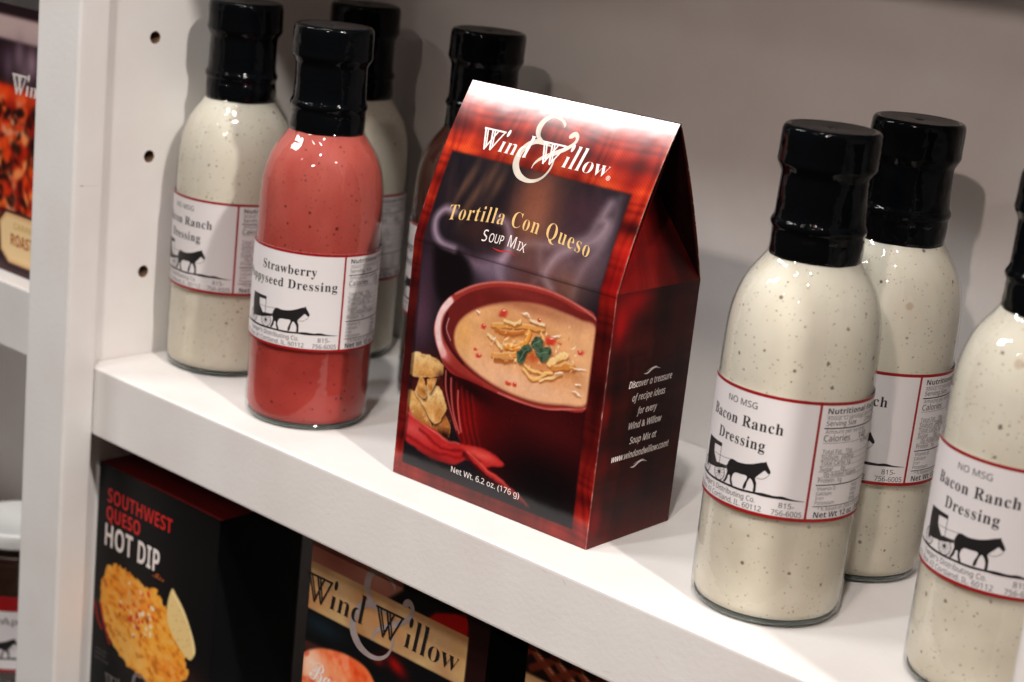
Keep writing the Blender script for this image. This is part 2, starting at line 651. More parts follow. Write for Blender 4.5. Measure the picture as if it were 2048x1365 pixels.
class Art:
    def __init__(s, x0, x1, y0, y1, res):
        s.nx = int((x1 - x0) / res) + 1
        s.ny = int((y1 - y0) / res) + 1
        s.x = np.linspace(x0, x1, s.nx)
        s.y = np.linspace(y0, y1, s.ny)
        s.X, s.Y = np.meshgrid(s.x, s.y)
        s.c = np.zeros((s.ny, s.nx, 3))

    def mix(s, mask, col, sl=None):
        sl = sl or (slice(None), slice(None))
        col = np.array(col, float) / 255.0 if not isinstance(col, np.ndarray) else col
        s.c[sl] = s.c[sl] * (1 - mask[..., None]) + col * mask[..., None]

    def _sl(s, xa, xb, ya, yb):
        i0, i1 = np.searchsorted(s.x, [xa, xb])
        j0, j1 = np.searchsorted(s.y, [ya, yb])
        return slice(max(j0 - 1, 0), j1 + 1), slice(max(i0 - 1, 0), i1 + 1)

    def sdf(s, P, sl, closed=True):
        X, Y = s.X[sl], s.Y[sl]
        d2 = np.full(X.shape, 1e9)
        ins = np.zeros(X.shape, bool)
        n = len(P)
        for i in range(n if closed else n - 1):
            ax, ay = P[i][:2]
            bx, by = P[(i + 1) % n][:2]
            ex, ey = bx - ax, by - ay
            t = np.clip(((X - ax) * ex + (Y - ay) * ey) / (ex * ex + ey * ey + 1e-9), 0, 1)
            d2 = np.minimum(d2, (X - ax - t * ex) ** 2 + (Y - ay - t * ey) ** 2)
            if closed:
                c = ((ay > Y) != (by > Y)) & (X < (bx - ax) * (Y - ay) / (by - ay + 1e-12) + ax)
                ins ^= c
        d = np.sqrt(d2)
        return np.where(ins, -d, d) if closed else d

    def poly(s, P, col, soft=0.5, alpha=1.0, per=0, clip=None):
        if per:
            P = crom(P, per, True)
        xs = [p[0] for p in P]
        ys = [p[1] for p in P]
        sl = s._sl(min(xs) - 2 * soft, max(xs) + 2 * soft, min(ys) - 2 * soft, max(ys) + 2 * soft)
        d = s.sdf(P, sl)
        m = np.clip(0.5 - d / (2 * soft), 0, 1)
        m = m * m * (3 - 2 * m) * alpha
        if clip is not None:
            m = m * clip[sl]
        s.mix(m, col, sl)

    def line(s, P, w, col, soft=0.4, alpha=1.0, per=6, clip=None):
        P = crom(P, per) if per else P
        xs = [p[0] for p in P]
        ys = [p[1] for p in P]
        e = w + 2 * soft
        sl = s._sl(min(xs) - e, max(xs) + e, min(ys) - e, max(ys) + e)
        d = s.sdf(P, sl, False) - w / 2
        m = np.clip(0.5 - d / (2 * soft), 0, 1)
        m = m * m * (3 - 2 * m) * alpha
        if clip is not None:
            m = m * clip[sl]
        s.mix(m, col, sl)

    def blob(s, cx, cy, rx, ry, col, alpha=1.0, ang=0.0, hard=1.0, clip=None):
        c, n = math.cos(R(ang)), math.sin(R(ang))
        dx, dy = s.X - cx, s.Y - cy
        u = (dx * c + dy * n) / rx
        v = (-dx * n + dy * c) / ry
        m = np.exp(-(u * u + v * v) ** hard) * alpha
        if clip is not None:
            m = m * clip
        s.mix(m, col)

    def mask(s, P, soft=0.5, per=0):
        if per:
            P = crom(P, per, True)
        d = s.sdf(P, (slice(None), slice(None)))
        return np.clip(0.5 - d / (2 * soft), 0, 1)

    def warp(s, amp, scale, seed=77):
        s.X0, s.Y0 = s.X, s.Y
        s.X = s.X + amp * (vnoise(s.X0, s.Y0, scale, seed, 3) - 0.5) * 2
        s.Y = s.Y + amp * (vnoise(s.X0, s.Y0, scale, seed + 9, 3) - 0.5) * 2

    def unwarp(s):
        s.X, s.Y = s.X0, s.Y0

    def linear(s, gain=1.0):
        c = np.clip(s.c, 0, 1)
        l = np.where(c <= 0.04045, c / 12.92, ((c + 0.055) / 1.055) ** 2.4)
        return np.clip(l * gain, 0, 0.9)


def sheet(name, art, pos, parent, mat, gain=1.0, keep=None):
    """the sheet of card that carries an artwork: one vertex per sample, bent by pos(u, v arrays) -> xyz arrays in metres"""
    X, Y, Z = pos(art.X, art.Y)
    co = np.stack([X, Y, Z], -1).reshape(-1, 3).astype(np.float32)
    ny, nx = art.ny, art.nx
    idx = np.arange(nx * ny).reshape(ny, nx)
    q = np.stack([idx[:-1, :-1], idx[:-1, 1:], idx[1:, 1:], idx[1:, :-1]], -1).reshape(-1, 4)
    me = bpy.data.meshes.new(name)
    me.vertices.add(len(co))
    me.vertices.foreach_set('co', co.ravel())
    me.loops.add(q.size)
    me.loops.foreach_set('vertex_index', q.ravel().astype(np.int32))
    me.polygons.add(len(q))
    me.polygons.foreach_set('loop_start', (np.arange(len(q)) * 4).astype(np.int32))
    me.update(calc_edges=True)
    me.polygons.foreach_set('use_smooth', np.ones(len(q), bool))
    ca = me.color_attributes.new('print', 'FLOAT_COLOR', 'POINT')
    lin = art.linear(gain).reshape(-1, 3)
    ca.data.foreach_set('color', np.concatenate([lin, np.ones((len(lin), 1))], 1).astype(np.float32).ravel())
    return link_mesh(name, me, parent, mat)


# ================================================================== the shelving unit
SH = 0.0372      # shelf thickness
WALL = 0.190
unit = empty('shelving_unit', (0, 0, -0.30))
tag(unit, 'white painted wooden shelving unit with peg holes holding all the goods', 'shelving unit')
ZB, ZT = -0.30, 0.40


def upart(name, x0, x1, y0, y1, z0, z1, bev=0.0012, seg=2):
    return box(name, x0, x1, y0, y1, z0 + 0.30, z1 + 0.30, M['paint'], unit, bev, seg)


# face-frame uprights
upart('upright', -0.2990, -0.2624, -0.0186, -0.0003, ZB, ZT, 0.0022, 3)
upart('upright', 0.2645, 0.3010, -0.0186, -0.0003, ZB, ZT, 0.0022, 3)
upart('upright', -0.8300, -0.7930, -0.0186, -0.0003, ZB, ZT, 0.0022, 3)
# back
upart('back_panel', -0.83, 0.70, WALL, WALL + 0.012, ZB, ZT)


# side panels with drilled peg holes
def side_panel(xa, xb, ys, zs):
    me = bpy.data.meshes.new('side_panel')
    bm = box_bm(xa, xb, 0.0, WALL - 0.0005, ZB + 0.30, ZT + 0.30)
    bm.to_mesh(me)
    bm.free()
    me.materials.append(M['paint'])
    me.materials.append(M['raw_wood'])
    o = link_mesh('side_panel', me, unit)
    cb = bmesh.new()
    for y in ys:
        for z in zs:
            g = bmesh.ops.create_cone(cb, cap_ends=True, segments=28, radius1=0.0033, radius2=0.0033, depth=0.022,
                                      matrix=Matrix.Translation((xb, y, z + 0.30)) @ Matrix.Rotation(R(90), 4, 'Y'))
    cm = bpy.data.meshes.new('cut')
    cb.to_mesh(cm)
    cb.free()
    cm.materials.append(M['paint'])
    cm.materials.append(M['raw_wood'])
    cm.polygons.foreach_set('material_index', [1] * len(cm.polygons))
    c = bpy.data.objects.new('cut', cm)
    COL.objects.link(c)
    c.parent = unit
    md = o.modifiers.new('holes', 'BOOLEAN')
    md.operation = 'DIFFERENCE'
    md.solver = 'EXACT'
    md.object = c
    bpy.context.view_layer.update()
    dg = bpy.context.evaluated_depsgraph_get()
    nm = bpy.data.meshes.new_from_object(o.evaluated_get(dg))
    o.modifiers.clear()
    o.data = nm
    nm.name = 'side_panel'
    bpy.data.objects.remove(c)
    return o


PEG = [0.1704 + 0.0622 * k for k in range(-6, 4)]
side_panel(-0.2885, -0.2730, (0.0350, 0.150), PEG)
side_panel(-0.8200, -0.8045, (0.0350, 0.150), PEG)
upart('side_panel', 0.2750, 0.2905, 0.0, WALL - 0.0005, ZB, ZT)

# shelves: thick boards with a softly rounded front edge, one slightly higher in the left bay
for (x0, x1, zt) in ((-0.2726, 0.2746, 0.0), (-0.2726, 0.2746, -0.235), (-0.2726, 0.2746, 0.341 + SH),
                     (-0.8041, -0.2889, 0.0262), (-0.8041, -0.2889, -0.2345), (-0.8041, -0.2889, 0.345 + SH),
                     (0.2909, 0.70, 0.0)):
    upart('shelf', x0, x1, 0.0, WALL - 0.0004, zt - SH, zt, 0.0016, 3)

# ================================================================== bottles
RB = 0.0304
PROF = [(0.0, 0.0034), (0.012, 0.0030), (0.022, 0.0012), (0.0262, 0.0002), (0.0284, 0.0006), (0.0299, 0.0030), (0.0304, 0.0065), (0.0304, 0.030),
        (0.0304, 0.060), (0.0304, 0.092), (0.0304, 0.100), (0.0303, 0.106), (0.0301, 0.112), (0.0297, 0.1175), (0.0289, 0.1225), (0.0277, 0.1272),
        (0.0261, 0.1315), (0.0242, 0.1350), (0.0222, 0.1380), (0.0203, 0.1406), (0.0188, 0.1430), (0.0176, 0.1456), (0.0170, 0.148), (0.0166, 0.153), (0.0, 0.153)]


def smooth_prof(P, per=4):
    Q = crom(P, per)
    return [(max(r, 0.0), z) for r, z in Q]


def cyl_map(rad, z0):
    # label coordinates: x = arc length in mm from the red divider, y = height in mm above the label's lower edge
    def f(x, y, lift):
        th = x / (rad * 1000.0)
        r = rad + lift * 0.001
        return Vector((r * math.cos(th), r * math.sin(th), z0 + y * 0.001))
    return f


RL = RB + 0.00055     # paper outside the glass
LZ = 0.0455
LH = 48.5


def build_label_meshes(kind):
    f = cyl_map(RL, LZ)
    out = {}
    # paper, wraps most of the way round
    V, Fc = [], []
    n = 120
    xa, xb = -66.0, 78.0
    for (lift, flip) in ((0.0, False), (-0.10, True)):
        b0 = len(V)
        for i in range(n + 1):
            x = xa + (xb - xa) * i / n
            V += [f(x, 0, lift), f(x, LH, lift)]
        for i in range(n):
            q = (b0 + 2 * i, b0 + 2 * i + 2, b0 + 2 * i + 3, b0 + 2 * i + 1)
            Fc.append(q[::-1] if flip else q)
    m = 2 * (n + 1)
    W_ = list(V)

    def rim(q):
        b0 = len(V)
        V.extend(W_[i] for i in q)
        Fc.append((b0, b0 + 1, b0 + 2, b0 + 3))
    for i in range(n):
        rim((2 * i + 1, 2 * i + 3, m + 2 * i + 3, m + 2 * i + 1))
        rim((2 * i, m + 2 * i, m + 2 * i + 2, 2 * i + 2))
    rim((0, 1, m + 1, m))
    rim((2 * n, m + 2 * n, m + 2 * n + 1, 2 * n + 1))
    me = bpy.data.meshes.new('label')
    me.from_pydata([tuple(v) for v in V], [], Fc)
    me.materials.append(M['label'])
    me.polygons.foreach_set('use_smooth', [i < 2 * n for i in range(len(me.polygons))])
    out['label'] = me

    def rect(x0, y0, x1, y1):
        return np.array([(x0, y0), (x1, y0), (x1, y1), (x0, y1)], float), [(0, 1, 2, 3)]
    out['red_border'] = flat_to_mesh('red_border', [rect(xa, -0.0, xb, 1.35), rect(xa, LH - 1.3, xb, LH), rect(-0.5, 1.35, 0.5, LH - 1.3), rect(-65.0, 1.15, -64.2, LH - 1.1)], f, 1.5, 0.05, 0.0)
    P = []
    if kind == 'ranch':
        P.append(text('Bacon Ranch', 'serifb', -49.2, -13.0, 33.6, 4.3, spacing=1.1))
        P.append(text('Dressing', 'serifb', -42.7, -19.2, 25.9, 4.3, spacing=1.1))
        G = [text('NO MSG', 'sans', -39.2, -24.4, 41.6, 2.5)]
    elif kind == 'strawberry':
        P.append(text('Strawberry', 'serifb', -43.6, -13.6, 37.2, 4.3, spacing=1.1))
        P.append(text('Poppyseed Dressing', 'serifb', -58.5, -3.2, 30.2, 4.3, spacing=1.1))
        G = []
    else:
        P.append(text('Vinaigrette', 'serifb', -46, -16, 33.6, 4.3, spacing=1.1))
        P.append(text('Dressing', 'serifb', -42.7, -19.2, 25.9, 4.3, spacing=1.1))
        G = []
    out['title_lettering'] = flat_to_mesh('title_lettering', P, f, 2.0)
    G += [text("Yaeger's Distributing Co.", 'sans', -51.5, -20.2, 5.0, 2.1),
          ]
    out['town_lettering'] = flat_to_mesh('town_lettering', [text('P.O. Box 43 Cortland, IL. 60112', 'sans', -57.5, -17.4, 1.9, 2.1)], f, 2.0)
    out['phone_lettering'] = flat_to_mesh('phone_lettering', [text('815-', 'sans', -10.9, -4.9, 4.9, 2.1), text('756-6005', 'sans', -13.4, -1.6, 1.8, 2.1)], f, 2.0)
    out['address_lettering'] = flat_to_mesh('address_lettering', G, f, 2.0)
    # the horse and buggy
    horse = [(-17.8, 22.3), (-17.3, 21.2), (-15.7, 18.7), (-15.8, 17.7), (-16.6, 17.6), (-17.9, 18.6), (-18.9, 17.6), (-20.5, 15.9), (-21.3, 14.6), (-20.6, 13.0),
             (-20.5, 11.4), (-20.5, 9.3), (-21.5, 9.1), (-21.5, 11.3), (-22.1, 12.9), (-23.4, 14.2), (-24.4, 12.0), (-24.8, 9.7), (-25.9, 9.2), (-25.7, 11.2), (-24.7, 13.7),
             (-25.2, 14.7), (-27.6, 14.6), (-30.4, 14.4), (-31.5, 12.6), (-31.5, 11.0), (-30.6, 9.0), (-31.6, 8.9), (-32.4, 10.6), (-32.6, 12.4), (-33.6, 12.3),
             (-33.8, 10.8), (-34.9, 9.1), (-35.9, 9.1), (-35.1, 10.6), (-34.7, 12.0), (-34.4, 13.4), (-34.9, 15.2), (-34.5, 17.3), (-33.5, 18.8), (-32.0, 19.3),
             (-29.6, 18.9), (-25.8, 19.3), (-22.4, 20.3), (-19.6, 21.5), (-18.4, 21.8)]
    buggy = [(-51.0, 23.4), (-39.5, 23.4), (-39.5, 21.9), (-45.0, 21.6), (-44.6, 18.2), (-42.6, 16.0), (-41.4, 14.9), (-38.5, 14.9), (-34.9, 15.3), (-34.9, 14.6),
             (-37.9, 13.9), (-41.2, 13.0), (-45.1, 12.4), (-50.6, 12.0), (-51.0, 15.0), (-51.4, 19.0)]
    H = [poly(horse, 2), poly(buggy), stroke([(-39.7, 22.5), (-39.7, 14.9)], 0.28, 2), stroke([(-49.8, 18.4), (-41, 18.3), (-34.5, 18.8), (-31.9, 19.3)], 0.16),
         stroke([(-41, 15.0), (-36.5, 15.4), (-33.0, 16.2)], 0.4), stroke([(-15.8, 18.2), (-16.6, 16.4), (-18.6, 15.0), (-20.9, 14.9)], 0.16),
         stroke([(-16.9, 18.6), (-19.2, 19.6), (-21.6, 19.9)], 0.14),
         stroke([(-58.5, 8.4, 0.7), (-50, 8.2, 0.9), (-41, 8.3, 0.9), (-34, 8.5, 0.8), (-27, 8.5, 0.9), (-21, 8.8, 0.8), (-17.4, 8.9, 1.3), (-12.8, 8.8, 1.0), (-10, 9.0, 1.2), (-6.4, 8.6, 0.6), (-1.2, 8.3, 0.12)], 0.8)]
    for (cx, cy, rr) in ((-39.0, 11.9, 3.3), (-49.6, 11.9, 3.2)):
        ring = [(cx + rr * math.cos(a), cy + rr * math.sin(a)) for a in np.linspace(0, 2 * math.pi, 16, endpoint=False)]
        H.append(stroke(ring, 0.32, 2, True))
        hub = [(cx + 0.7 * math.cos(a), cy + 0.7 * math.sin(a)) for a in np.linspace(0, 2 * math.pi, 10, endpoint=False)]
        H.append(poly(hub))
        for k in range(12):
            a = 2 * math.pi * k / 12 + 0.1
            H.append(stroke([(cx + 0.6 * math.cos(a), cy + 0.6 * math.sin(a)), (cx + rr * math.cos(a), cy + rr * math.sin(a))], 0.13, 1))
    out['horse_and_buggy'] = flat_to_mesh('horse_and_buggy', H, f, 2.0)
    # nutrition panel
    cal = '140' if kind != 'strawberry' else '130'
    B = [text('Nutritional Facts', 'sansb', 3.0, 32.5, 43.9, 2.2), text('Net Wt 12 oz. (340g)', 'sansb', 3.2, 35.5, 1.9, 2.3),
         stroke([(2.4, 38.1), (37.5, 38.1)], 0.45, 1), stroke([(2.4, 15.2), (37.5, 15.2)], 0.4, 1), stroke([(2.4, 6.5), (37.5, 6.5)], 0.28, 1)]
    T = [text('Serving Size', 'sans', 3.0, 17.5, 39.2, 1.9), text('2 tbsp (30g)', 'sans', 23.5, 36.5, 39.2, 1.8),
         text('Calories', 'sans', 2.8, 15.2, 32.9, 2.5), text(cal, 'sans', 20.5, 25.8, 32.9, 2.5)]
    T2 = [text('About 12 servings per container', 'sans', 3.0, 36.5, 41.5, 1.5), text('Amount per serving', 'sans', 3.0, 24, 36.0, 1.6), text('% Daily Value', 'sans', 22.5, 36.5, 30.7, 1.5)]
    rows = [('Total Fat   15g', '19%', 28.1), ('Sodium  240mg', '10%', 25.8), ('Total Carbs 1g', '0%', 23.5), ('Sugar      0g', '', 21.2), ('   0g Added Sugars', '0%', 18.9), ('Protein  1g', '', 16.5)]
    for a, b_, y in rows:
        T2.append(text(a.strip(), 'sans', 3.0 if a[0] != ' ' else 5.0, None, y - 0.2, 1.7))
        if b_: T2.append(text(b_, 'sans', 32.0, None, y - 0.2, 1.6))
        if y > 17: T2.append(stroke([(2.6, y - 0.6), (37, y - 0.6)], 0.12, 1))
    for a, b_, c_, y in (('Vitamin D', '1mcg', '0%', 13.1), ('Calcium', '10mg', '0%', 11.1), ('Iron', '1mg', '0%', 9.2), ('Potassium', '30mg', '0%', 7.3)):
        T2 += [text(a, 'sans', 3.0, None, y, 1.45), text(b_, 'sans', 20.5, None, y, 1.45), text(c_, 'sans', 32.5, None, y, 1.45)]
    T2.append(text('* % Based on 2000 Calorie Diet', 'sans', 4.5, 34.0, 4.8, 1.35))
    T2 += [stroke([(2.6, 43.0), (37, 43.0)], 0.12, 1), stroke([(2.6, 32.2), (37, 32.2)], 0.14, 1)]
    out['nutrition_heading'] = flat_to_mesh('nutrition_heading', B + T, f, 2.0)
    out['nutrition_lettering'] = flat_to_mesh('nutrition_lettering', T2, f, 2.0)
    return out


LMAT = {'red_border': 'red', 'title_lettering': 'ink', 'address_lettering': 'ink', 'phone_lettering': 'ink', 'town_lettering': 'ink', 'horse_and_buggy': 'ink', 'nutrition_heading': 'ink', 'nutrition_lettering': 'grey_ink'}


def inset_prof(P, d):
    return [(max(r - d, 0) if r > 0 else 0.0, z + (d if z < 0.004 else 0)) for r, z in P]


def make_bottle(name, kind, liquid):
    root = empty(name)
    prof = smooth_prof(PROF)
    lathe('glass', prof, M['glass'], root, 112)
    body = [(r - 0.0008, z) for r, z in prof if 0.0045 < z < 0.1475 and r > 0.001]
    body = [(0.0, 0.0036), (0.022, 0.0030), (0.0268, 0.0026), (0.0284, 0.0034)] + body + [(0.0, body[-1][1])]
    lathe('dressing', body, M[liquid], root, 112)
    lathe('glass_base', [(0.0, 0.0030), (0.012, 0.0027), (0.022, 0.0010), (0.0262, 0.0004), (0.0280, 0.0008), (0.0288, 0.0022), (0.0, 0.0023)], M['base_glass'], root, 96)
    # shrink sleeve over the screw cap
    sp = [(0.01745, 0.1432), (0.0179, 0.1434), (0.0181, 0.146), (0.0180, 0.150), (0.0179, 0.1535), (0.0184, 0.1548), (0.0187, 0.1560), (0.0184, 0.1572), (0.0177, 0.1586), (0.0174, 0.162),
          (0.0173, 0.168), (0.0172, 0.1735), (0.0174, 0.1755), (0.0184, 0.1775), (0.0191, 0.1788), (0.01935, 0.1800), (0.0192, 0.1825), (0.0192, 0.188), (0.0191, 0.1912),
          (0.0187, 0.1928), (0.0178, 0.1937), (0.0168, 0.1938), (0.0155, 0.1935)]
    rr = random.Random(hash(kind) % 97 if False else len(kind))
    ph = [rr.uniform(0, 6.28) for _ in range(6)]

    def wob(a, z):
        k = 0.0
        if z < 0.158:
            k += 0.012 * math.sin(3 * a + ph[0] + z * 300) * max(0, math.sin((z - 0.143) * 200))
        k += 0.006 * math.sin(5 * a + ph[1] + 150 * z) + 0.003 * math.sin(11 * a + ph[2] - 210 * z)
        return k
    lathe('cap_sleeve', crom(sp, 3), M['cap'], root, 112, wob)
    lathe('cap_top', [(0.0, 0.1914), (0.0012, 0.1914), (0.0014, 0.1931), (0.0030, 0.1934), (0.0120, 0.1935), (0.0160, 0.1937)], M['captop'], root, 64)
    L = label_sets[kind]
    lab = link_mesh('label', L['label'], root)
    for k, mk in LMAT.items():
        o = link_mesh(k, L[k], lab)
        if not L[k].materials:
            L[k].materials.append(M[mk])
    return root


label_sets = {k: build_label_meshes(k) for k in ('ranch', 'strawberry', 'dark')}
GR = 'cream coloured ranch dressing bottles'
proto = {}


def place(kind, liquid, x, y, rz, label, dz_label=0.0, tilt=(0, 0), group=None):
    if kind not in proto:
        proto[kind] = make_bottle('dressing_bottle', kind, liquid)
        o = proto[kind]
    else:
        o = copy_tree(proto[kind])
    o.location = (x, y, 0.0002)
    o.rotation_euler = (R(tilt[0]), R(tilt[1]), R(rz))
    for ch in o.children:
        if ch.name.startswith('label'):
            ch.location = (0, 0, dz_label)
        elif not ch.name.startswith('cap'):
            pass
    tag(o, label, 'bottle', group or 'dressing bottles with black sleeves on the upper shelf')
    return o


place('ranch', 'ranch', 0.1265, 0.0503, -38, 'cream ranch dressing bottle just right of the red soup box, its label fully readable', tilt=(0.2, -0.15))
place('ranch', 'ranch', 0.1220, 0.1217, -26.5, 'cream ranch dressing bottle half hidden behind the one with the fully readable label', -0.0005)
place('ranch', 'ranch', 0.2211, 0.0586, -38.5, 'cream ranch dressing bottle cut off by the right edge of the photo', -0.0006)
place('ranch', 'ranch', -0.2400, 0.0657, -34.5, 'cream ranch dressing bottle beside the peg holes, left of the pink bottle', -0.0004, tilt=(-0.2, 0.1))
place('ranch', 'ranch', -0.2347, 0.1460, -30, 'shaded cream dressing bottle in the back corner, behind the pink bottle', 0.0)
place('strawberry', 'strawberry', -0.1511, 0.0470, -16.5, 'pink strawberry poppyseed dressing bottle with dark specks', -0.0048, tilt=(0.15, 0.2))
place('dark', 'vinaigrette', -0.1334, 0.1357, -62, 'dark reddish brown dressing bottle mostly hidden behind the gabled soup box', 0.0)

# ================================================================== artworks
mm = 0.001


def clamp01(a):
    return np.clip(a, 0, 1)


def plaid(X, Y, seed=0, dark=1.0, scale=1.0, warm=0.0):
    """soft blurred tartan: warm red with dark crossing bands and a fine twill"""
    n = vnoise(X, Y, 30 * scale, seed, 2)
    m_ = vnoise(X + 50, Y, 34 * scale, seed + 4, 2)
    xx = (X + 9 * n + seed * 5.1) / (27 * scale)
    yy = (Y + 8 * m_ + seed * 3.7) / (24 * scale)

    def bands(t):
        f = t - np.floor(t)
        g = lambda c, w_: np.exp(-(((f - c + 0.5) % 1.0 - 0.5) / w_) ** 2)
        return 0.62 * g(0.18, 0.13) + 0.42 * g(0.46, 0.045) + 0.30 * g(0.60, 0.03) - 0.35 * g(0.80, 0.07)
    bu, bv = bands(xx), bands(yy)
    k = clamp01(0.74 - 0.55 * bu - 0.60 * bv + 0.10 * (vnoise(X, Y, 5 * scale, seed + 2, 3) - 0.5))
    c0 = 0.10 * (vnoise(X * 0.6, Y, 3 * scale, seed + 8, 3) - 0.5)
    k = clamp01(k + c0)
    tw = 0.90 + 0.10 * np.sin((X * 0.9 + Y * 1.25) * 3.6)
    c = np.stack([0.20 + 0.62 * k, 0.02 + 0.17 * k ** 2, 0.03 + 0.085 * k ** 2], -1)
    return c * tw[..., None] * dark


def front_art():
    a = Art(0, 114.5, 0, 187.0, 0.40)
    X, Y = a.X, a.Y
    a.c = plaid(X, Y, 1)
    hot = clamp01((Y - 118) / 30)[..., None]
    a.c = a.c * (1 - hot) + hot * (a.c * np.array((1.02, 1.5, 1.15)) + np.array((0.10, 0.03, 0.01)))
    # border tones of the printed cloth, plus a painted reflection along the bottom
    a.blob(0, 62, 12, 34, (48, 9, 12), 0.85)
    a.blob(3, 82, 4, 5, (120, 30, 28), 0.5)
    a.blob(3, 36, 4, 7, (110, 16, 18), 0.5)
    a.blob(0, 168, 14, 5, (40, 8, 12), 0.5)
    a.blob(112, 139, 7, 3.0, (40, 4, 8), 0.85)
    a.blob(112, 128, 7, 6, (200, 28, 24), 0.6)
    a.blob(112, 112, 7, 8, (205, 20, 18), 0.7)
    a.blob(111, 70, 6, 26, (44, 4, 6), 0.9)
    a.blob(111, 80, 4, 5, (120, 12, 14), 0.6)
    a.blob(111, 40, 5, 9, (105, 10, 12), 0.6)
    a.blob(52, 0, 90, 8, (120, 42, 34), 0.75)  # glossy reflection of the shelf, put into the print colour
    a.blob(40, 180, 26, 5, (90, 20, 24), 0.5)
    a.blob(92, 178, 24, 6, (110, 20, 24), 0.5)
    # photograph panel with soft edge
    rect = [(5.4, 6.6), (105.6, 6.6), (105.6, 152.8), (5.4, 152.8)]
    clip = a.mask(rect, 0.7)
    a.blob(56, 80, 62, 86, (24, 6, 9), 0.55, hard=3)
    a.mix(clip, (20, 17, 24))
    n = vnoise(X, Y, 22, 5, 4)
    ns = vnoise(X * 2.4 + Y * 0.5, Y * 0.6, 16, 8, 4)
    a.mix(clip * clamp01((Y - 85) / 40) * clamp01((ns - 0.35) * 1.6) * 0.35, (92, 62, 58))
    a.blob(62, 135, 13, 20, (140, 84, 62), 0.85, 4, clip=clip)
    a.blob(57, 145, 8, 9, (120, 66, 50), 0.5, clip=clip)
    for (x, y, s_) in ((21, 143, 2.2), (27, 137, 1.8), (32, 146, 2.4), (24, 130, 2.0), (37, 143, 2.2), (18, 136, 1.6)):
        a.blob(x, y, s_, 8, (122, 84, 62), 0.45, -10, clip=clip)
    a.blob(86, 141, 14, 11, (58, 36, 44), 0.8, clip=clip)
    a.blob(84, 116, 20, 14, (112, 84, 90), 0.75, clip=clip)
    a.blob(66, 108, 18, 9, (112, 66, 62), 0.6, clip=clip)
    a.blob(88, 108, 8, 7, (140, 88, 66), 0.5, clip=clip)
    a.blob(99, 130, 7, 16, (120, 98, 108), 0.55, 8, clip=clip)
    a.blob(8, 78, 9, 20, (96, 62, 80), 0.8, clip=clip)
    a.blob(8, 100, 6, 12, (66, 44, 60), 0.6, clip=clip)
    # far cup and its handle, mauve and out of focus
    a.poly([(27, 112), (36, 110), (50, 112), (54, 116), (52, 104), (40, 104), (33, 107)], (128, 104, 122), 3.6, 0.85, per=4, clip=clip)
    a.blob(50, 108, 9, 6, (128, 108, 132), 0.7, clip=clip)
    a.blob(48, 101, 12, 7, (96, 78, 96), 0.6, clip=clip)
    a.poly([(14, 112), (30, 110), (36, 100), (34, 90), (26, 86), (18, 88), (14, 98)], (12, 8, 12), 3.2, 0.95, per=3, clip=clip)
    a.line([(19, 127), (13, 127), (9.5, 122.5), (11, 116.5), (16, 112.5), (24, 111.5)], 2.6, (176, 150, 172), 2.4, 0.85, clip=clip)
    a.line([(43, 129), (48, 128), (52, 123), (53.5, 117), (52, 112)], 2.8, (150, 124, 142), 2.6, 0.75, clip=clip)
    a.blob(32, 122, 9, 7, (52, 32, 30), 0.8, clip=clip)
    # steam
    for pts, w_, al in (([(97.5, 147), (96, 141), (99, 138), (96, 131), (88, 126), (80, 121), (76, 112), (80, 106)], 3.4, 0.48),
                        ([(94, 138), (92, 132), (84, 127), (74, 124), (66, 123)], 2.4, 0.34), ([(62, 122), (55, 118), (50, 110), (54, 102)], 3.0, 0.28),
                        ([(101, 150), (102, 138), (99, 128), (94, 118), (92, 106)], 3.0, 0.22), ([(70, 120), (73, 112), (70, 106)], 2, 0.2)):
        a.line(pts, w_, (190, 166, 178), 3.0, al, clip=clip)
    a.warp(1.0, 4.0)
    # chips on the left
    a.blob(20, 44, 16, 18, (88, 20, 16), 0.85, hard=2, clip=clip)
    def chipf(P, base, hi, lo, per=2):
        a.poly([(x + 0.7, y - 1.1) for x, y in P], (40, 10, 8), 1.3, 0.75, per=per, clip=clip)
        a.poly(P, base, 0.45, per=per, clip=clip)
        k = a.mask(P, 0.5, per) * clip
        cx = sum(p[0] for p in P) / len(P)
        cy = sum(p[1] for p in P) / len(P)
        r_ = max(abs(p[0] - cx) for p in P)
        a.blob(cx - r_ * 0.25, cy + r_ * 0.35, r_ * 0.8, r_ * 0.45, hi, 0.8, 20, clip=k)
        a.blob(cx + r_ * 0.45, cy - r_ * 0.45, r_ * 0.8, r_ * 0.4, lo, 0.75, -20, clip=k)
        g1 = vnoise(X, Y, 2.2, 71, 4)
        a.mix(k * clamp01((g1 - 0.56) * 6) * 0.35, (176, 112, 50))
        a.mix(k * clamp01((0.40 - g1) * 6) * 0.35, (246, 220, 166))
        Q = crom(P, per, True)
        a.line(Q + Q[:1], 0.35, (238, 204, 146), 0.35, 0.55, per=0, clip=clip)
    chipf([(4, 40), (9, 41.5), (17, 33), (22, 26), (14, 26), (4, 30)], (206, 150, 84), (230, 186, 120), (150, 84, 36))
    chipf([(22, 30), (28, 36), (32.4, 31), (31, 25), (24, 24.5)], (164, 92, 40), (196, 126, 62), (96, 40, 18), 3)
    chipf([(4, 58), (14, 60.5), (25.5, 57.5), (24, 53), (10, 49.2), (4, 50)], (216, 170, 104), (238, 206, 148), (190, 120, 56), 3)
    chipf([(9, 42), (14, 46), (22.8, 47.6), (27, 43), (29.4, 39.2), (26, 33), (21.3, 30.1), (16, 35)], (220, 178, 112), (240, 208, 150), (186, 116, 54), 3)
    chipf([(11, 49.5), (13.5, 48.8), (16, 41.5), (14, 39.5), (10, 43)], (202, 142, 72), (232, 184, 116), (150, 84, 34))
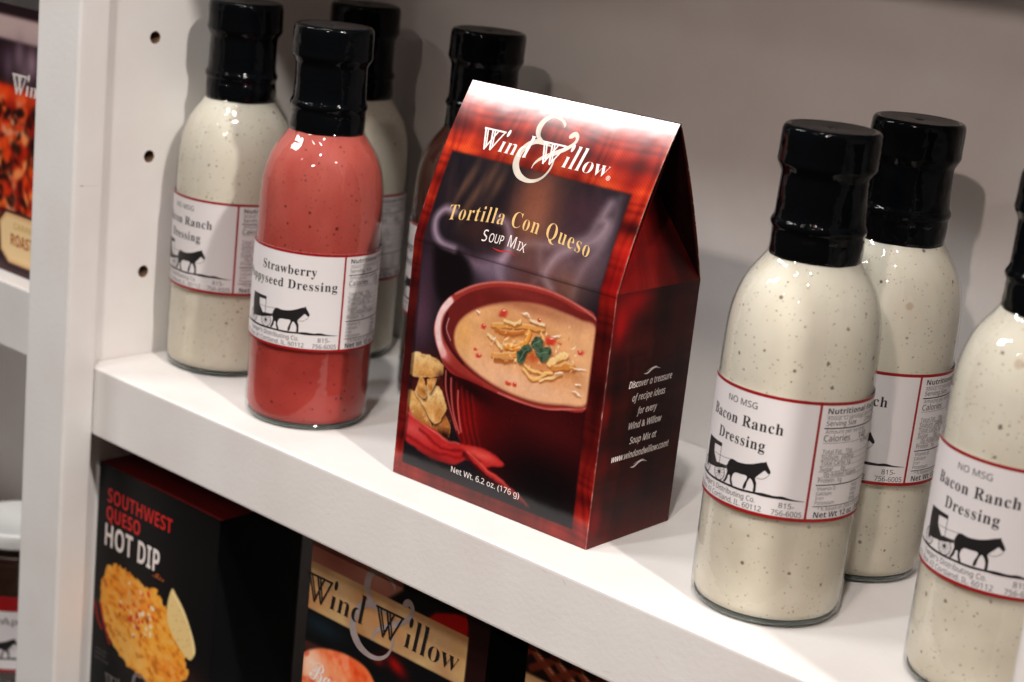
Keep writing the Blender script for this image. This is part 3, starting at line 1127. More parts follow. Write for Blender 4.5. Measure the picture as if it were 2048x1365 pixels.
    chipf([(15.5, 49), (21.5, 51), (19, 45), (17.6, 43.6)], (196, 132, 62), (228, 176, 104), (140, 76, 30))
    a.blob(24, 52, 2.6, 3.0, (52, 20, 18), 0.85, clip=clip)
    a.blob(30, 26, 5, 3.4, (20, 8, 8), 0.9, clip=clip)
    grit = vnoise(X, Y, 1.4, 21, 2)
    m = clip * (X < 33) * (Y < 61) * (Y > 26) * clamp01((grit - 0.62) * 6) * 0.28
    a.mix(m, (140, 84, 40))
    a.unwarp()
    # bowl body
    body = [(16.5, 74), (20, 66), (25, 59), (25.6, 50), (29.6, 41), (35, 31.5), (41, 24), (50, 18), (70, 14), (106.5, 13), (106.5, 62), (70, 56), (40, 58)]
    a.poly(body, (46, 5, 9), 0.6, clip=clip)
    bm_ = a.mask(body, 0.6) * clip
    a.blob(42, 34, 8, 20, (168, 14, 14), 0.95, 10, clip=bm_)
    a.blob(54, 34, 14, 18, (96, 8, 12), 0.7, clip=bm_)
    a.blob(88, 46, 22, 10, (88, 16, 20), 0.55, clip=bm_)
    a.blob(88, 22, 34, 14, (8, 4, 7), 0.95, clip=bm_)
    a.blob(42, 52, 14, 4, (22, 4, 7), 0.9, -12, clip=bm_)
    for k_ in range(5):
        x_ = 29 + 3.2 * k_
        a.line([(x_, 54 - k_), (x_ + 1.2, 46), (x_ + 4.0, 36), (x_ + 8.0, 27)], 1.0, (24, 3, 6), 1.2, 0.55, clip=bm_)
        a.line([(x_ + 1.4, 53 - k_), (x_ + 2.6, 45), (x_ + 5.4, 35), (x_ + 9.0, 27)], 0.9, (150, 30, 30), 1.4, 0.40, clip=bm_)
    for q in ([(26.6, 56), (27.6, 48), (31, 40), (36, 31)], [(30.1, 53.5), (31.0, 47), (33.5, 38), (38, 30)], [(35, 49), (35.6, 43), (37.6, 35), (39, 31)]):
        a.line(q, 0.7, (226, 120, 110), 0.6, 0.8, clip=bm_)
    # rim
    rim = [(105.6, 99.6), (97.3, 102.9), (83.5, 105.5), (69.8, 105.9), (52.5, 103.5), (38.7, 98.9), (27.1, 92), (19.9, 84), (16.9, 74), (18.7, 67.6), (22, 62.6), (25.3, 58.2),
           (31, 55.6), (40.6, 55.4), (57, 54.0), (69.9, 53.4), (83.8, 54.2), (93.8, 56.5), (106.5, 60.6), (112, 80)]
    a.poly(rim, (150, 48, 42), 0.5, per=4, clip=clip)
    rm = a.mask(rim, 0.5, 4) * clip
    a.line([(105.6, 99.2), (97.3, 102.4), (83.5, 105.0), (69.8, 105.3), (52.5, 103.0), (38.7, 98.4), (27.6, 91.8)], 1.0, (206, 128, 120), 0.7, 0.8, clip=rm)
    a.line([(25, 88), (20.2, 81.5), (19.2, 74), (21.2, 67.5), (24, 63.5)], 3.8, (240, 208, 208), 1.0, 0.95, clip=rm)
    a.blob(24, 62.5, 4, 4, (226, 150, 146), 0.7, clip=rm)
    a.line([(24, 60), (34, 56.4), (48, 55.0)], 2.0, (120, 20, 26), 1.0, 0.7, clip=rm)
    a.line([(58, 54.4), (72, 53.8), (84, 54.4), (94, 57), (106, 61)], 0.9, (206, 112, 106), 0.5, 0.9, clip=rm)
    inner = [(106, 98), (94.3, 100.9), (83.9, 103.0), (70.2, 103.2), (52.9, 100.8), (39.1, 96.1), (28.9, 89.4), (23.2, 81.8), (22.0, 73.2), (27.5, 66.2), (38, 60.4), (52.3, 56.6),
             (66.2, 55.2), (80.3, 55.4), (93.7, 58.0), (106.5, 62.2), (112, 80)]
    a.poly(inner, (104, 30, 28), 0.4, per=4, clip=clip)
    im = a.mask(inner, 0.4, 4) * clip
    a.blob(60, 101, 34, 3.0, (128, 46, 42), 0.7, clip=im)
    a.line([(24, 82), (23, 74), (28, 67), (36, 62)], 1.6, (54, 14, 20), 0.8, 0.8, clip=im)
    a.line([(25.3, 80), (24.5, 75), (27.5, 70.5)], 0.5, (214, 170, 176), 0.4, 0.8, clip=im)
    soup = [(106, 95.6), (98, 96.9), (91.4, 97.6), (77.7, 98.3), (64.1, 96.6), (50.5, 92.5), (38.2, 86.2), (31.1, 79), (29.6, 72.3), (32.6, 66.4), (41, 61.4), (53.3, 57.8), (66.2, 56.2), (80.3, 56.4),
            (93.7, 59.0), (106.5, 63), (112, 80)]
    a.poly(soup, (228, 172, 124), 1.3, per=4, clip=im)
    sm = a.mask(soup, 0.8, 4) * im
    a.blob(34, 74, 7, 14, (222, 162, 92), 0.8, clip=sm)
    a.blob(70, 63, 32, 9, (234, 184, 152), 0.75, clip=sm)
    a.blob(98, 88, 14, 12, (226, 172, 128), 0.6, clip=sm)
    a.blob(66, 96, 34, 3.4, (150, 84, 60), 0.75, clip=sm)
    a.blob(58, 86, 24, 7, (214, 152, 98), 0.5, clip=sm)
    a.blob(48, 82, 8, 5, (232, 184, 132), 0.4, clip=sm)
    sn = vnoise(X, Y, 7, 31, 3)
    a.mix(sm * clamp01((sn - 0.5) * 2) * 0.20, (188, 120, 74))

    a.warp(0.9, 3.0, 5)

    a.blob(68, 78, 20, 9, (206, 132, 66), 0.55, 12, clip=sm)
    a.blob(80, 72, 16, 6, (190, 112, 54), 0.55, -8, clip=sm)
    a.blob(62, 84, 14, 4, (186, 112, 60), 0.5, 10, clip=sm)
    a.blob(95, 74, 8, 3, (160, 92, 48), 0.5, -20, clip=sm)

    def shred(pts, w_, c1, c2=(146, 78, 30)):
        a.line([(p[0] + 0.3, p[1] - 0.9) for p in pts], w_ * 1.1, c2, 0.7, 0.75, clip=sm)
        a.line(pts, w_, c1, 0.35, 1.0, clip=sm)
        a.line([(p[0] - 0.1, p[1] + 0.35 * w_) for p in pts], w_ * 0.3, (250, 222, 172), 0.5, 0.55, clip=sm)
    shred([(51, 83.6), (58, 84.8), (66, 86.8), (78.5, 88.6)], 2.4, (224, 156, 82))
    shred([(53, 82.0), (60, 82.3), (68, 84.5)], 1.6, (196, 110, 46))
    shred([(60, 76.2), (65, 77.4), (70, 81), (71, 85.0)], 2.6, (226, 146, 54))
    shred([(65, 76.0), (72, 78.4)], 1.8, (214, 128, 46))
    shred([(53, 70.8), (58, 71.5), (65.4, 74.0)], 2.6, (222, 150, 78))
    shred([(54, 69.0), (60, 70.0), (65, 71.5)], 1.8, (168, 92, 44))
    shred([(84, 74.8), (88, 78.4), (92.3, 80.2)], 3.0, (240, 200, 132))
    shred([(87, 73.5), (92, 76.0), (96, 76.6)], 3.2, (204, 130, 62))
    shred([(68, 73.0), (73, 69.5), (80, 69.4), (86, 71)], 1.2, (236, 186, 110))
    shred([(70, 68.6), (76, 65.8), (83, 69.8)], 1.3, (232, 180, 104))
    shred([(80, 66), (86, 69), (91, 72)], 1.2, (238, 200, 140))
    shred([(49, 78.8), (54, 76.6), (57, 74.4)], 1.4, (238, 206, 156))
    shred([(57, 86.4), (62, 86.6), (66, 88.8)], 1.3, (238, 204, 146))
    shred([(71, 91), (75, 90.4), (79, 90.6)], 1.2, (244, 220, 186))
    shred([(78, 86), (81, 83.6), (82, 80)], 1.2, (232, 172, 100))
    a.blob(74, 75, 5, 2.6, (176, 60, 30), 0.7, clip=sm)
    rr = random.Random(3)
    for k in range(150):
        x = 50 + 48 * rr.random()
        y = 66 + 0.35 * (x - 50) * 0.5 + rr.gauss(7, 5)
        c_ = rr.choice([(240, 206, 150), (206, 130, 62), (176, 92, 40), (248, 228, 196), (222, 160, 90)])
        a.blob(x, y, rr.uniform(0.4, 1.3), rr.uniform(0.3, 0.6), c_, rr.uniform(0.35, 0.8), rr.uniform(0, 90), 2, clip=sm)
    for (x, y, s_) in ((55.8, 90, 2.6), (45.8, 81.4, 1.7), (44.5, 67.8, 1.8), (42.4, 70, 1.0), (62.8, 60.2, 1.6), (66.4, 60.6, 1.5), (83.4, 84.4, 3.0), (99.5, 83.6, 1.6), (76, 91.5, 1.0)):
        a.blob(x, y, s_, s_ * 0.62, (204, 52, 40), 0.95, 10, 2, clip=sm)
        a.blob(x - 0.3, y - s_ * 0.55, s_ * 0.8, s_ * 0.3, (150, 40, 30), 0.4, 0, 2, clip=sm)
        a.blob(x + 0.2, y + s_ * 0.4, s_ * 0.35, s_ * 0.15, (252, 214, 200), 0.9, 15, 2, clip=sm)
    for (x, y, rx_, an) in ((86, 87.4, 2.6, 12), (68.2, 92.4, 2.4, -8), (100.2, 65.6, 2.6, -6), (99.5, 76.6, 3.2, 6), (89.6, 71.8, 2.4, 20), (100.2, 69.8, 1.4, 0), (53, 77, 1.6, 60), (41.7, 87.3, 1.4, -20)):
        a.blob(x, y, rx_, 0.55, (255, 240, 224), 0.95, an, 2, clip=sm)
        a.blob(x, y - 0.9, rx_, 0.7, (160, 96, 54), 0.55, an, 2, clip=sm)
    # herb leaf
    leafs = [[(74.9, 83.6), (77, 85), (79.4, 84), (79.6, 81.6), (78, 79.6), (75.6, 78.6), (73.4, 80.0), (73.6, 82.2)],
             [(79, 80.6), (82.9, 81.6), (84.6, 79.2), (83.4, 76.6), (80.3, 74.4), (77.4, 75.4), (75.6, 77.4), (77, 79.6)],
             [(72.4, 80.2), (69.8, 79.4), (67.6, 76.8), (66.2, 73.8), (67.5, 70.4), (70.2, 71.8), (71.4, 75.6), (73.8, 78.2)]]
    for L_ in leafs:
        a.poly([(x + 0.4, y - 0.7) for x, y in L_], (92, 44, 20), 0.7, 0.6, per=3, clip=sm)
        a.poly(L_, (74, 98, 76), 0.35, per=3, clip=sm)
    lm = sum(a.mask(L_, 0.4, 3) for L_ in leafs).clip(0, 1) * sm
    a.mix(lm * clamp01((vnoise(X, Y, 2.2, 44, 3) - 0.45) * 4) * 0.8, (34, 54, 40))
    for q in ([(73, 79.2), (75.5, 81.5), (77.5, 83.6)], [(76.4, 77.8), (79.5, 78.3), (83, 79)], [(72, 78.2), (69.5, 75.5), (68, 72)]):
        a.line(q, 0.3, (132, 156, 128), 0.3, 0.8, clip=lm)
    a.unwarp()
    a.warp(1.4, 8.0, 15)
    # red cloth
    cl = [(4, 36), (7.8, 31), (14, 27.5), (20.4, 28), (30, 25.6), (39.2, 25.2), (48, 26.6), (56, 26.4), (64.3, 24.9), (65, 22.2), (55.8, 19.2), (62, 17), (70.4, 14.6), (82.7, 8.6),
          (72, 11), (56, 15.6), (43.4, 19.0), (36, 14), (28.3, 13.0), (18, 13.6), (8.9, 16.8), (4, 20)]
    a.poly(cl, (176, 36, 36), 0.9, per=3, clip=clip)
    cm = a.mask(cl, 0.9, 3) * clip
    a.blob(10, 24, 10, 4, (214, 96, 96), 0.6, -14, clip=cm)
    a.blob(52, 23.5, 9, 2.0, (224, 96, 84), 0.7, 0, clip=cm)
    a.line([(6, 31), (14, 28.2), (26, 25.8), (38, 25.0)], 1.0, (232, 128, 120), 0.7, 0.7, clip=cm)
    a.line([(14, 24), (28, 20), (40, 22), (52, 20)], 1.2, (110, 8, 14), 1.0, 0.8, clip=cm)
    a.line([(6, 20), (20, 17), (32, 17.4), (42, 20.2)], 1.4, (122, 10, 16), 1.0, 0.7, clip=cm)
    a.line([(44, 22.4), (56, 18), (70, 13.6), (80, 9.4)], 1.2, (216, 92, 80), 0.7, 0.7, clip=cm)
    a.line([(42, 21), (54, 15), (68, 11.5), (78, 8.4)], 1.8, (60, 6, 10), 0.9, 0.8, clip=clip)
    a.unwarp()
    a.blob(24, 9, 26, 5.5, (8, 6, 10), 0.9, clip=clip)
    a.blob(90, 14, 18, 9, (6, 5, 8), 0.9, clip=clip)
    a.blob(5.5, 50, 1.3, 46, (12, 6, 10), 0.5, hard=2, clip=clip)
    fine = vnoise(X, Y, 1.1, 91, 2) - 0.5
    mid = vnoise(X, Y, 6.0, 93, 4) - 0.5
    a.c = a.c * (1 + clip[..., None] * (0.07 * fine + 0.12 * mid)[..., None])
    # worn pale edges and the fold line
    wear = clamp01((vnoise(X, Y, 3.5, 60, 3) - 0.45) * 3)
    a.mix(clamp01((X - 113.9) / 0.5) * (0.25 + 0.6 * wear), (222, 206, 198))
    a.mix(clamp01((0.5 - X) / 0.4) * 0.4 * wear, (222, 206, 198))
    a.mix(np.exp(-((Y - 110.6) / 0.35) ** 2) * 0.45, (24, 12, 14))
    return a


# ================================================================== the gabled soup box
BW, BD, BE, BR, BV = 114.5, 59.9, 112.0, 181.1, 29.2
soup = empty('soup_mix_box', (-0.0642, 0.0243, 0.0002), R(1.75))
tag(soup, 'red tartan gable-topped soup mix box picturing a bowl of orange soup', 'box')
RSL = math.hypot(BV, BR - BE)


def roof_prof(t):
    # t 0..1 along the roof; bows outwards towards the ridge
    cb = 0.30
    y = BV * (t + cb * (t * t - t) * 1.0)
    z = BE + (BR - BE) * (t + 0.02 * np.sin(np.pi * t))
    return y, z


def front_pos(u, v, lift=0.0):
    u = np.asarray(u, float)
    v = np.asarray(v, float)
    t = np.clip((v - BE) / (187.0 - BE), 0, 1.2)
    ry, rz = roof_prof(t)
    bul = 0.5 * np.sin(np.pi * u / BW) * np.sin(np.pi * np.clip(v / BE, 0, 1))     # the card bellies out slightly
    below = v <= BE
    y = np.where(below, -bul, ry)
    z = np.where(below, v, rz)
    # soft dents along the roof
    y = y + np.where(below, 0, 0.10 * np.sin(np.pi * np.clip(t, 0, 1)) * np.sin(u / 17.0 + 1.0))
    ny = np.where(below, -1.0, -0.92)
    nz = np.where(below, 0.0, 0.39)
    return (u) * mm, (y + ny * lift) * mm, (z + nz * lift) * mm


art = front_art()
front = sheet('front_panel', art, front_pos, soup, M['print'], 1.0)


def fmap(x, y, lift):
    a_, b_, c_ = front_pos(x, y, lift)
    return Vector((float(a_), float(b_), float(c_)))


def flet(name, pieces, mat, lift0=0.05, parent=None, mapf=None):
    me = flat_to_mesh(name, pieces, mapf or fmap, 4.0, lift0, 0.003)
    return link_mesh(name, me, parent or front, M[mat])


def logo(ox, oy, k):
    """the firm's wordmark: (letters, ampersand) with origin shift and scale from the soup box's own coordinates"""
    def T(V):
        V = np.asarray(V, float)
        return np.stack([(V[:, 0] - 54.6) * k + ox, (V[:, 1] - 162.0) * k + oy], 1)
    L = []
    for wx in (18.6, 52.4):
        s_ = 1.04 if wx > 50 else 1.0
        def q(a, b): return (wx + a * s_, 156.7 + b)
        for (p0, p1, w_) in ((q(0.5, 9.4), q(3.7, 0.2), 0.85), (q(1.8, 9.4), q(4.5, 1.0), 0.7), (q(3.7, 0.1), q(7.9, 9.4), 0.7),
                             (q(4.7, 9.4), q(7.0, 0.3), 0.85), (q(6.0, 9.4), q(7.8, 1.4), 0.7), (q(7.0, 0.1), q(11.6, 9.4), 0.7)):
            L.append(stroke([p0, p1], w_, 1))
        L.append(stroke([q(-0.3, 9.6), q(6.6, 9.6)], 0.8, 1))
        L.append(stroke([q(6.4, 9.65), q(12.3, 9.65)], 0.8, 1))
        L.append(stroke([q(3.4, 0.0), q(4.2, 0.0)], 0.4, 1))
    L.append(text('ind', 'serifb', 29.9, 46.4, 157.2, 7.3, offset=-0.012, xstretch=(5.2, 2.5), warp=lambda a, b: (a + 0.14 * (b - 157.2), b)))
    L.append(text('illow', 'serifb', 66.0, 90.2, 157.2, 7.3, offset=-0.012, xstretch=(5.2, 2.55), warp=lambda a, b: (a + 0.14 * (b - 157.2), b)))
    A = [stroke([(59.7, 174.5, 0.4), (59.2, 176.0, 1.4), (56.6, 177.7, 1.3), (51.9, 178.3, 1.6), (48.2, 175.9, 2.6), (47.0, 171.7, 2.9), (48.4, 168.0, 2.0), (51.6, 166.0, 1.4)], 1),
         stroke([(57.0, 164.9, 0.5), (53.1, 165.7, 1.9), (48.2, 165.5, 2.3), (44.6, 163.0, 2.6), (42.2, 158.6, 3.0), (42.4, 153.6, 3.3), (45.6, 149.6, 3.0), (50.5, 147.9, 2.0), (55.1, 148.4, 1.5), (58.8, 150.8, 1.1), (61.0, 155.1, 0.9), (61.2, 160, 0.7)], 1),
         stroke([(51.3, 153.4, 0.2), (52.0, 156, 0.9), (54.6, 158.9, 1.6), (59.6, 161.9, 2.2), (65.4, 165.6, 1.8), (68.3, 168.9, 1.5), (68.4, 171.4, 1.7), (66.6, 172.6, 2.4), (65.0, 171.2, 2.3), (64.6, 170.2, 0.7)], 1)]
    return [(T(V), F_) for V, F_ in L], [(T(V), F_) for V, F_ in A]


LT, AM = logo(54.6, 162.0, 1.0)
flet('logo_ampersand', AM, 'silver_ink', 0.05)
flet('logo_lettering', LT, 'white_ink', 0.09)
ring = [(91.4 + 0.95 * math.cos(a), 157.2 + 0.95 * math.sin(a)) for a in np.linspace(0, 6.283, 12, endpoint=False)]
flet('registered_mark', [stroke(ring, 0.2, 2, True), text('R', 'sansb', 91.0, 91.9, 156.6, 1.2)], 'white_ink')


def arcw(x, y):
    k = 4.6 * math.sin(max(0.0, min(1.0, (x - 15) / 82.0)) * math.pi) ** 0.9
    return (x, y + k)


flet('title_lettering', [text('Tortilla Con Queso', 'serifb', 15.4, 94.8, 122.6, 6.6, offset=-0.010, spacing=1.12, warp=arcw)], 'gold_ink')


def sw(x, y):
    return (x, y + 0.8 * math.sin((x - 37) / 26.0 * math.pi))


flet('subtitle_lettering', [text('S', 'sans', 37.8, 40.4, 117.9, 5.0, warp=sw), text('OUP', 'sans', 41.6, 49.6, 117.9, 3.8, warp=sw), text('M', 'sans', 52.4, 56.4, 117.9, 5.0, warp=sw),
                            text('IX', 'sans', 57.8, 62.2, 117.9, 3.8, warp=sw)], 'white_ink')
flet('red_flourish', [stroke([(45, 118.2 - 1.8, 0.1), (49, 115.9, 0.5), (54, 116.6, 0.3), (58.5, 115.6, 0.05)], 0.4)], 'red_ink')
flet('net_weight_lettering', [text('Net Wt. 6.2 oz. (176 g)', 'sans', 35.3, 75.6, 10.9, 2.7)], 'white_ink')


# side panels
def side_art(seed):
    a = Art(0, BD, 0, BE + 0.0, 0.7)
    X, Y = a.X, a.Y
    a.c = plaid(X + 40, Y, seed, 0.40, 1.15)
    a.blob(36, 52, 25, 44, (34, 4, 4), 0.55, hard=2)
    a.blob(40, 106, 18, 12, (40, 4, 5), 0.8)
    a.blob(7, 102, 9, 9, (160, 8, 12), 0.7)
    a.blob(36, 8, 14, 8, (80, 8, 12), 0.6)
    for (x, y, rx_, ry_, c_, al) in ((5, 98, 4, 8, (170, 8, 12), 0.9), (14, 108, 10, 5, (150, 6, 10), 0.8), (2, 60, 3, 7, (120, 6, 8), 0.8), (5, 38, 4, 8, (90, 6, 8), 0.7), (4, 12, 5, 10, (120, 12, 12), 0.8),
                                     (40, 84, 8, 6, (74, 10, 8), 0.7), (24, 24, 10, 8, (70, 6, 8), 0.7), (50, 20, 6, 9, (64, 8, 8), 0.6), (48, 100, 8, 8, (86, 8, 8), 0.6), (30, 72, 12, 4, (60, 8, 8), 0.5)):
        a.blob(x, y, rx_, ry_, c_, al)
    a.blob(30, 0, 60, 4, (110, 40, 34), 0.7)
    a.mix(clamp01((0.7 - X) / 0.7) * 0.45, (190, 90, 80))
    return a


def side_pos_right(u, v):
    bul = 0.6 * np.sin(np.pi * u / BD) * np.sin(np.pi * v / BE)
    return (BW + bul) * mm, u * mm, v * mm


def side_pos_left(u, v):
    return (0 - 0.4 * np.sin(np.pi * u / BD) * np.sin(np.pi * v / BE)) * mm, (BD - u) * mm, v * mm


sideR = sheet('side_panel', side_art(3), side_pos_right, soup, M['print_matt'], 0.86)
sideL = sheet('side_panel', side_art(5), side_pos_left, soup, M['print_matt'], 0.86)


def smap(x, y, lift):
    bul = 0.6 * math.sin(math.pi * x / BD) * math.sin(math.pi * y / BE)
    return Vector(((BW + bul + lift) * mm, x * mm, y * mm))


def slet(name, pieces, mat, off=0.01):
    me = flat_to_mesh(name, pieces, smap, 4.0, 0.06, 0.003)
    return link_mesh(name, me, sideR, M[mat])


orn = lambda x, y: [stroke([(x, y, 0.1), (x + 2.6, y - 0.1, 0.8), (x + 6, y + 1.4, 0.9), (x + 9, y + 1.6, 0.4), (x + 12, y + 0.6, 0.1)], 0.5),
                    stroke([(x + 2, y + 0.9, 0.1), (x + 5, y + 1.7, 0.25), (x + 8.6, y + 2.1, 0.2), (x + 9.6, y + 0.6, 0.1)], 0.2)]
slet('panel_lettering', [text('Discover a treasure', 'sansi', 15.8, 47.2, 69.2, 3.1, offset=0.014), text('of recipe ideas', 'sansi', 19.4, 43.4, 63.0, 3.1, offset=0.014), text('for every', 'sansi', 24.0, 38.4, 56.6, 3.1, offset=0.014),
                         text('Wind & Willow', 'sansi', 19.2, 43.2, 50.4, 3.1, offset=0.014), text('Soup Mix at', 'sansi', 21.2, 40.8, 43.6, 3.1, offset=0.014), text('www.windandwillow.com!', 'sansi', 10.0, 51.4, 37.2, 3.1, offset=0.014)]
     + orn(25.4, 74.6) + orn(24.2, 32.6), 'white_ink')
# back wall and back roof, bottom
back_a = Art(0, BW, 0, BE, 3.0)
back_a.c = plaid(back_a.X, back_a.Y, 9, 0.6)
sheet('back_panel', back_a, lambda u, v: ((BW - u) * mm, (BD + 0 * u) * mm, v * mm), soup, M['print_matt'], 0.86)
ra = Art(0, BW, 0, RSL, 2.0)
ra.c = plaid(ra.X, ra.Y, 11, 0.6)
ra.mix(clamp01((1.6 - ra.X) / 1.6) * 0.35, (200, 150, 140))


def back_roof(u, v):
    t = v / RSL
    return (BW - u) * mm, (BD - (BD - BV - 0.9) * (t + 0.16 * (t * t - t))) * mm, (BE + (BR + 0.2 - BE) * (t + 0.02 * np.sin(np.pi * t))) * mm


sheet('back_roof', ra, back_roof, soup, M['print_matt'], 0.86)
from_py('bottom', [(0.3 * mm, 0.3 * mm, 0.1 * mm), ((BW - .3) * mm, .3 * mm, .1 * mm), ((BW - .3) * mm, (BD - .3) * mm, .1 * mm), (.3 * mm, (BD - .3) * mm, .1 * mm)], [(0, 3, 2, 1)], soup, M['board'])
# inner faces of the roof (plain board, 0.5 mm behind the print)
for fn, off, flip in ((lambda t: roof_prof(t), 0.5, False),):
    V = []
    F_ = []
    for i in range(9):
        y, z = roof_prof(i / 8)
        V += [(0.2 * mm, (y + 0.5) * mm, (z - 0.2) * mm), ((BW - 0.1) * mm, (y + 0.5) * mm, (z - 0.2) * mm)]
    for i in range(8):
        F_.append((2 * i, 2 * i + 2, 2 * i + 3, 2 * i + 1))
    from_py('roof_lining', V, F_, soup, M['board'], True)


# folded-in gussets at each end: a triangle leaning inwards and two flanks
def gusset(end):
    sx = BW if end else 0.0
    sg = -1 if end else 1
    P = np.array([sx + sg * 30.0, BD / 2, BR - 3.0])
    A_ = np.array([sx, 0.0, BE])
    B_ = np.array([sx, BD, BE])

    def tri(name, a_, b_, c_, seed, dk, cols, n=(56, 56)):
        art_ = Art(0, 60, 0, 60, 60 / n[0])
        art_.c = plaid(art_.X * 1.2, art_.Y * 1.2 + 100, seed, dk, 1.3)
        for q in cols:
            art_.blob(*q)

        def pos(u, v):
            s_ = u / 60
            t_ = v / 60
            Q = [(a_[i] * (1 - s_) + b_[i] * s_) * (1 - t_) + c_[i] * t_ for i in range(3)]
            return Q[0] * mm, Q[1] * mm, Q[2] * mm
        return sheet(name, art_, pos, soup, M['print_matt'], 0.86)
    e = 0.25
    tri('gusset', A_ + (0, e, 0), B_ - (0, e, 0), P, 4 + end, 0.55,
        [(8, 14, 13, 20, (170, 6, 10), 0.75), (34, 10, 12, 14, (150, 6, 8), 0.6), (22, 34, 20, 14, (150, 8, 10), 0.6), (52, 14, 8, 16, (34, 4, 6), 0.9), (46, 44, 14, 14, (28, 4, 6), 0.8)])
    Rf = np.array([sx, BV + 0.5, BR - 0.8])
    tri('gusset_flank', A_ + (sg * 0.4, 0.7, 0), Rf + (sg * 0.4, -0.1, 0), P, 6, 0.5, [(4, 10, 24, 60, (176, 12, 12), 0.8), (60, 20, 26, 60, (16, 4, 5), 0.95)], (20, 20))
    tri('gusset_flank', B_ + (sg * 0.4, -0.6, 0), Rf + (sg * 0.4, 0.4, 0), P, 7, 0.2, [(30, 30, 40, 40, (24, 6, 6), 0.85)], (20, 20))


gusset(1)
gusset(0)
# bare worn paper along the open end's edges
we = []
rr = random.Random(12)
V = []
F_ = []
for k in range(16):
    t0 = rr.random()
    t1 = min(1, t0 + rr.uniform(0.006, 0.03))
    b0 = len(V)
    for t in (t0, t1):
        y = BD - (BD - BV - 0.9) * (t + 0.16 * (t * t - t))
        z = BE + (BR + 0.2 - BE) * (t + 0.02 * math.sin(math.pi * t))
        w_ = rr.uniform(0.15, 0.45)
        V += [((BW + 0.06) * mm, (y - w_) * mm, (z - 0.2) * mm), ((BW + 0.06) * mm, (y + 0.1) * mm, (z + 0.1) * mm)]
    F_.append((b0, b0 + 1, b0 + 3, b0 + 2))
from_py('worn_edge', V, F_, soup, M['edge'])


# ================================================================== square-cornered cartons
def carton(name, x0, x1, y0, y1, z0, z1, art_, label, side_mat, top_mat, gain=1.08, rz=0.0, side_art_=None):
    root = empty(name, (x0, y0, z0), R(rz))
    w, d, h = x1 - x0, y1 - y0, z1 - z0
    box('side_panel', 0.0002, 0.0007, 0.0003, d - 0.0003, 0.0002, h - 0.0004, M[side_mat], root)
    box('side_panel', w - 0.0007, w - 0.0002, 0.0003, d - 0.0003, 0.0002, h - 0.0004, M[side_mat], root)
    box('back_panel', 0.0008, w - 0.0008, d - 0.0006, d - 0.0001, 0.0002, h - 0.0004, M[side_mat], root)
    box('top_flap', 0.0001, w - 0.0001, 0.0002, d, h - 0.0004, h, M[top_mat], root)
    box('bottom_flap', 0.0009, w - 0.0009, 0.0004, d - 0.0007, 0.0001, 0.0005, M[side_mat], root)
    ax, ay = art_.x[0], art_.y[0]

    def pos(u, v):
        return (u - ax) * mm, (0 * u) * mm - 0.25 * mm * np.sin(np.pi * (u - ax) / (w * 1000)) * np.sin(np.pi * (v - ay) / (h * 1000)), (v - ay) * mm
    fr = sheet('front_panel', art_, pos, root, M['print_matt'], gain)

    def mp(x, y, lift):
        return Vector(((x - ax) * mm, -lift * mm - 0.25 * mm * math.sin(math.pi * (x - ax) / (w * 1000)) * math.sin(math.pi * (y - ay) / (h * 1000)), (y - ay) * mm))
    tag(root, label, 'box')
    return root, fr, mp


# ---- black hot dip box on the lower shelf
da = Art(-272, -170, -234.8, -57, 0.6)
X, Y = da.X, da.Y
da.c[:] = np.array((8, 9, 11)) / 255
da.blob(-200, -160, 30, 14, (66, 30, 24), 0.9)
da.blob(-190, -168, 16, 12, (120, 76, 48), 0.6)
cheese = [(-266, -128), (-262, -116), (-252, -110), (-243, -111), (-234, -112), (-226, -114), (-219.5, -112), (-214, -116), (-206, -121), (-200, -128), (-193, -136), (-189, -144), (-189, -152), (-196, -158), (-206, -163), (-222, -167),
          (-236, -165), (-250, -159), (-259, -151), (-265, -141)]
jag = []
rr = random.Random(4)
for (x, y) in crom(cheese, 6, True):
    jag.append((x + rr.uniform(-1.3, 1.3), y + rr.uniform(-1.3, 1.3)))
da.poly([(x, y) for x, y in jag], (242, 158, 48), 0.6)
cmk = da.mask(jag, 0.5)
da.blob(-238, -124, 20, 9, (226, 120, 30), 0.6, -8, clip=cmk)
da.blob(-240, -154, 28, 9, (232, 176, 88), 0.8, -22, clip=cmk)
da.blob(-200, -154, 14, 8, (228, 122, 34), 0.7, clip=cmk)
st = vnoise(X * 0.8 + Y * 0.6, Y * 1.0 - X * 0.2, 3.2, 3, 3)
da.mix(cmk * clamp01((st - 0.5) * 5) * 0.5, (240, 190, 110))
da.mix(cmk * clamp01((0.42 - st) * 6) * 0.6, (170, 84, 22))
for k in range(60):
    x, y = rr.gauss(-229, 9), rr.gauss(-132, 6)
    da.blob(x, y, rr.uniform(0.8, 2.0), rr.uniform(0.6, 1.4), rr.choice([(196, 30, 16), (238, 216, 180), (206, 44, 24), (228, 176, 110), (150, 60, 24), (240, 226, 200)]), 0.85, rr.uniform(0, 180), 2, clip=cmk)
chip = [(-205, -107), (-201, -109), (-194, -115), (-187.5, -124), (-183, -133), (-184, -138), (-188, -141), (-198, -136), (-206, -128), (-208, -118)]
da.poly(chip, (226, 196, 132), 0.5, per=3)
da.line([(-204, -109), (-194, -117), (-186, -128), (-184, -136)], 1.2, (246, 222, 168), 0.6, 0.8)
for k in range(26):
    da.blob(rr.uniform(-205, -188), rr.uniform(-136, -112), 0.5, 0.5, (180, 134, 70), 0.5, clip=da.mask(chip, 0.5, 3))
da.line([(-271, -139), (-268, -147), (-264, -152)], 2.0, (150, 16, 16), 0.5)
da.line([(-266, -138), (-262, -148), (-256, -158)], 1.6, (176, 24, 22), 0.5)
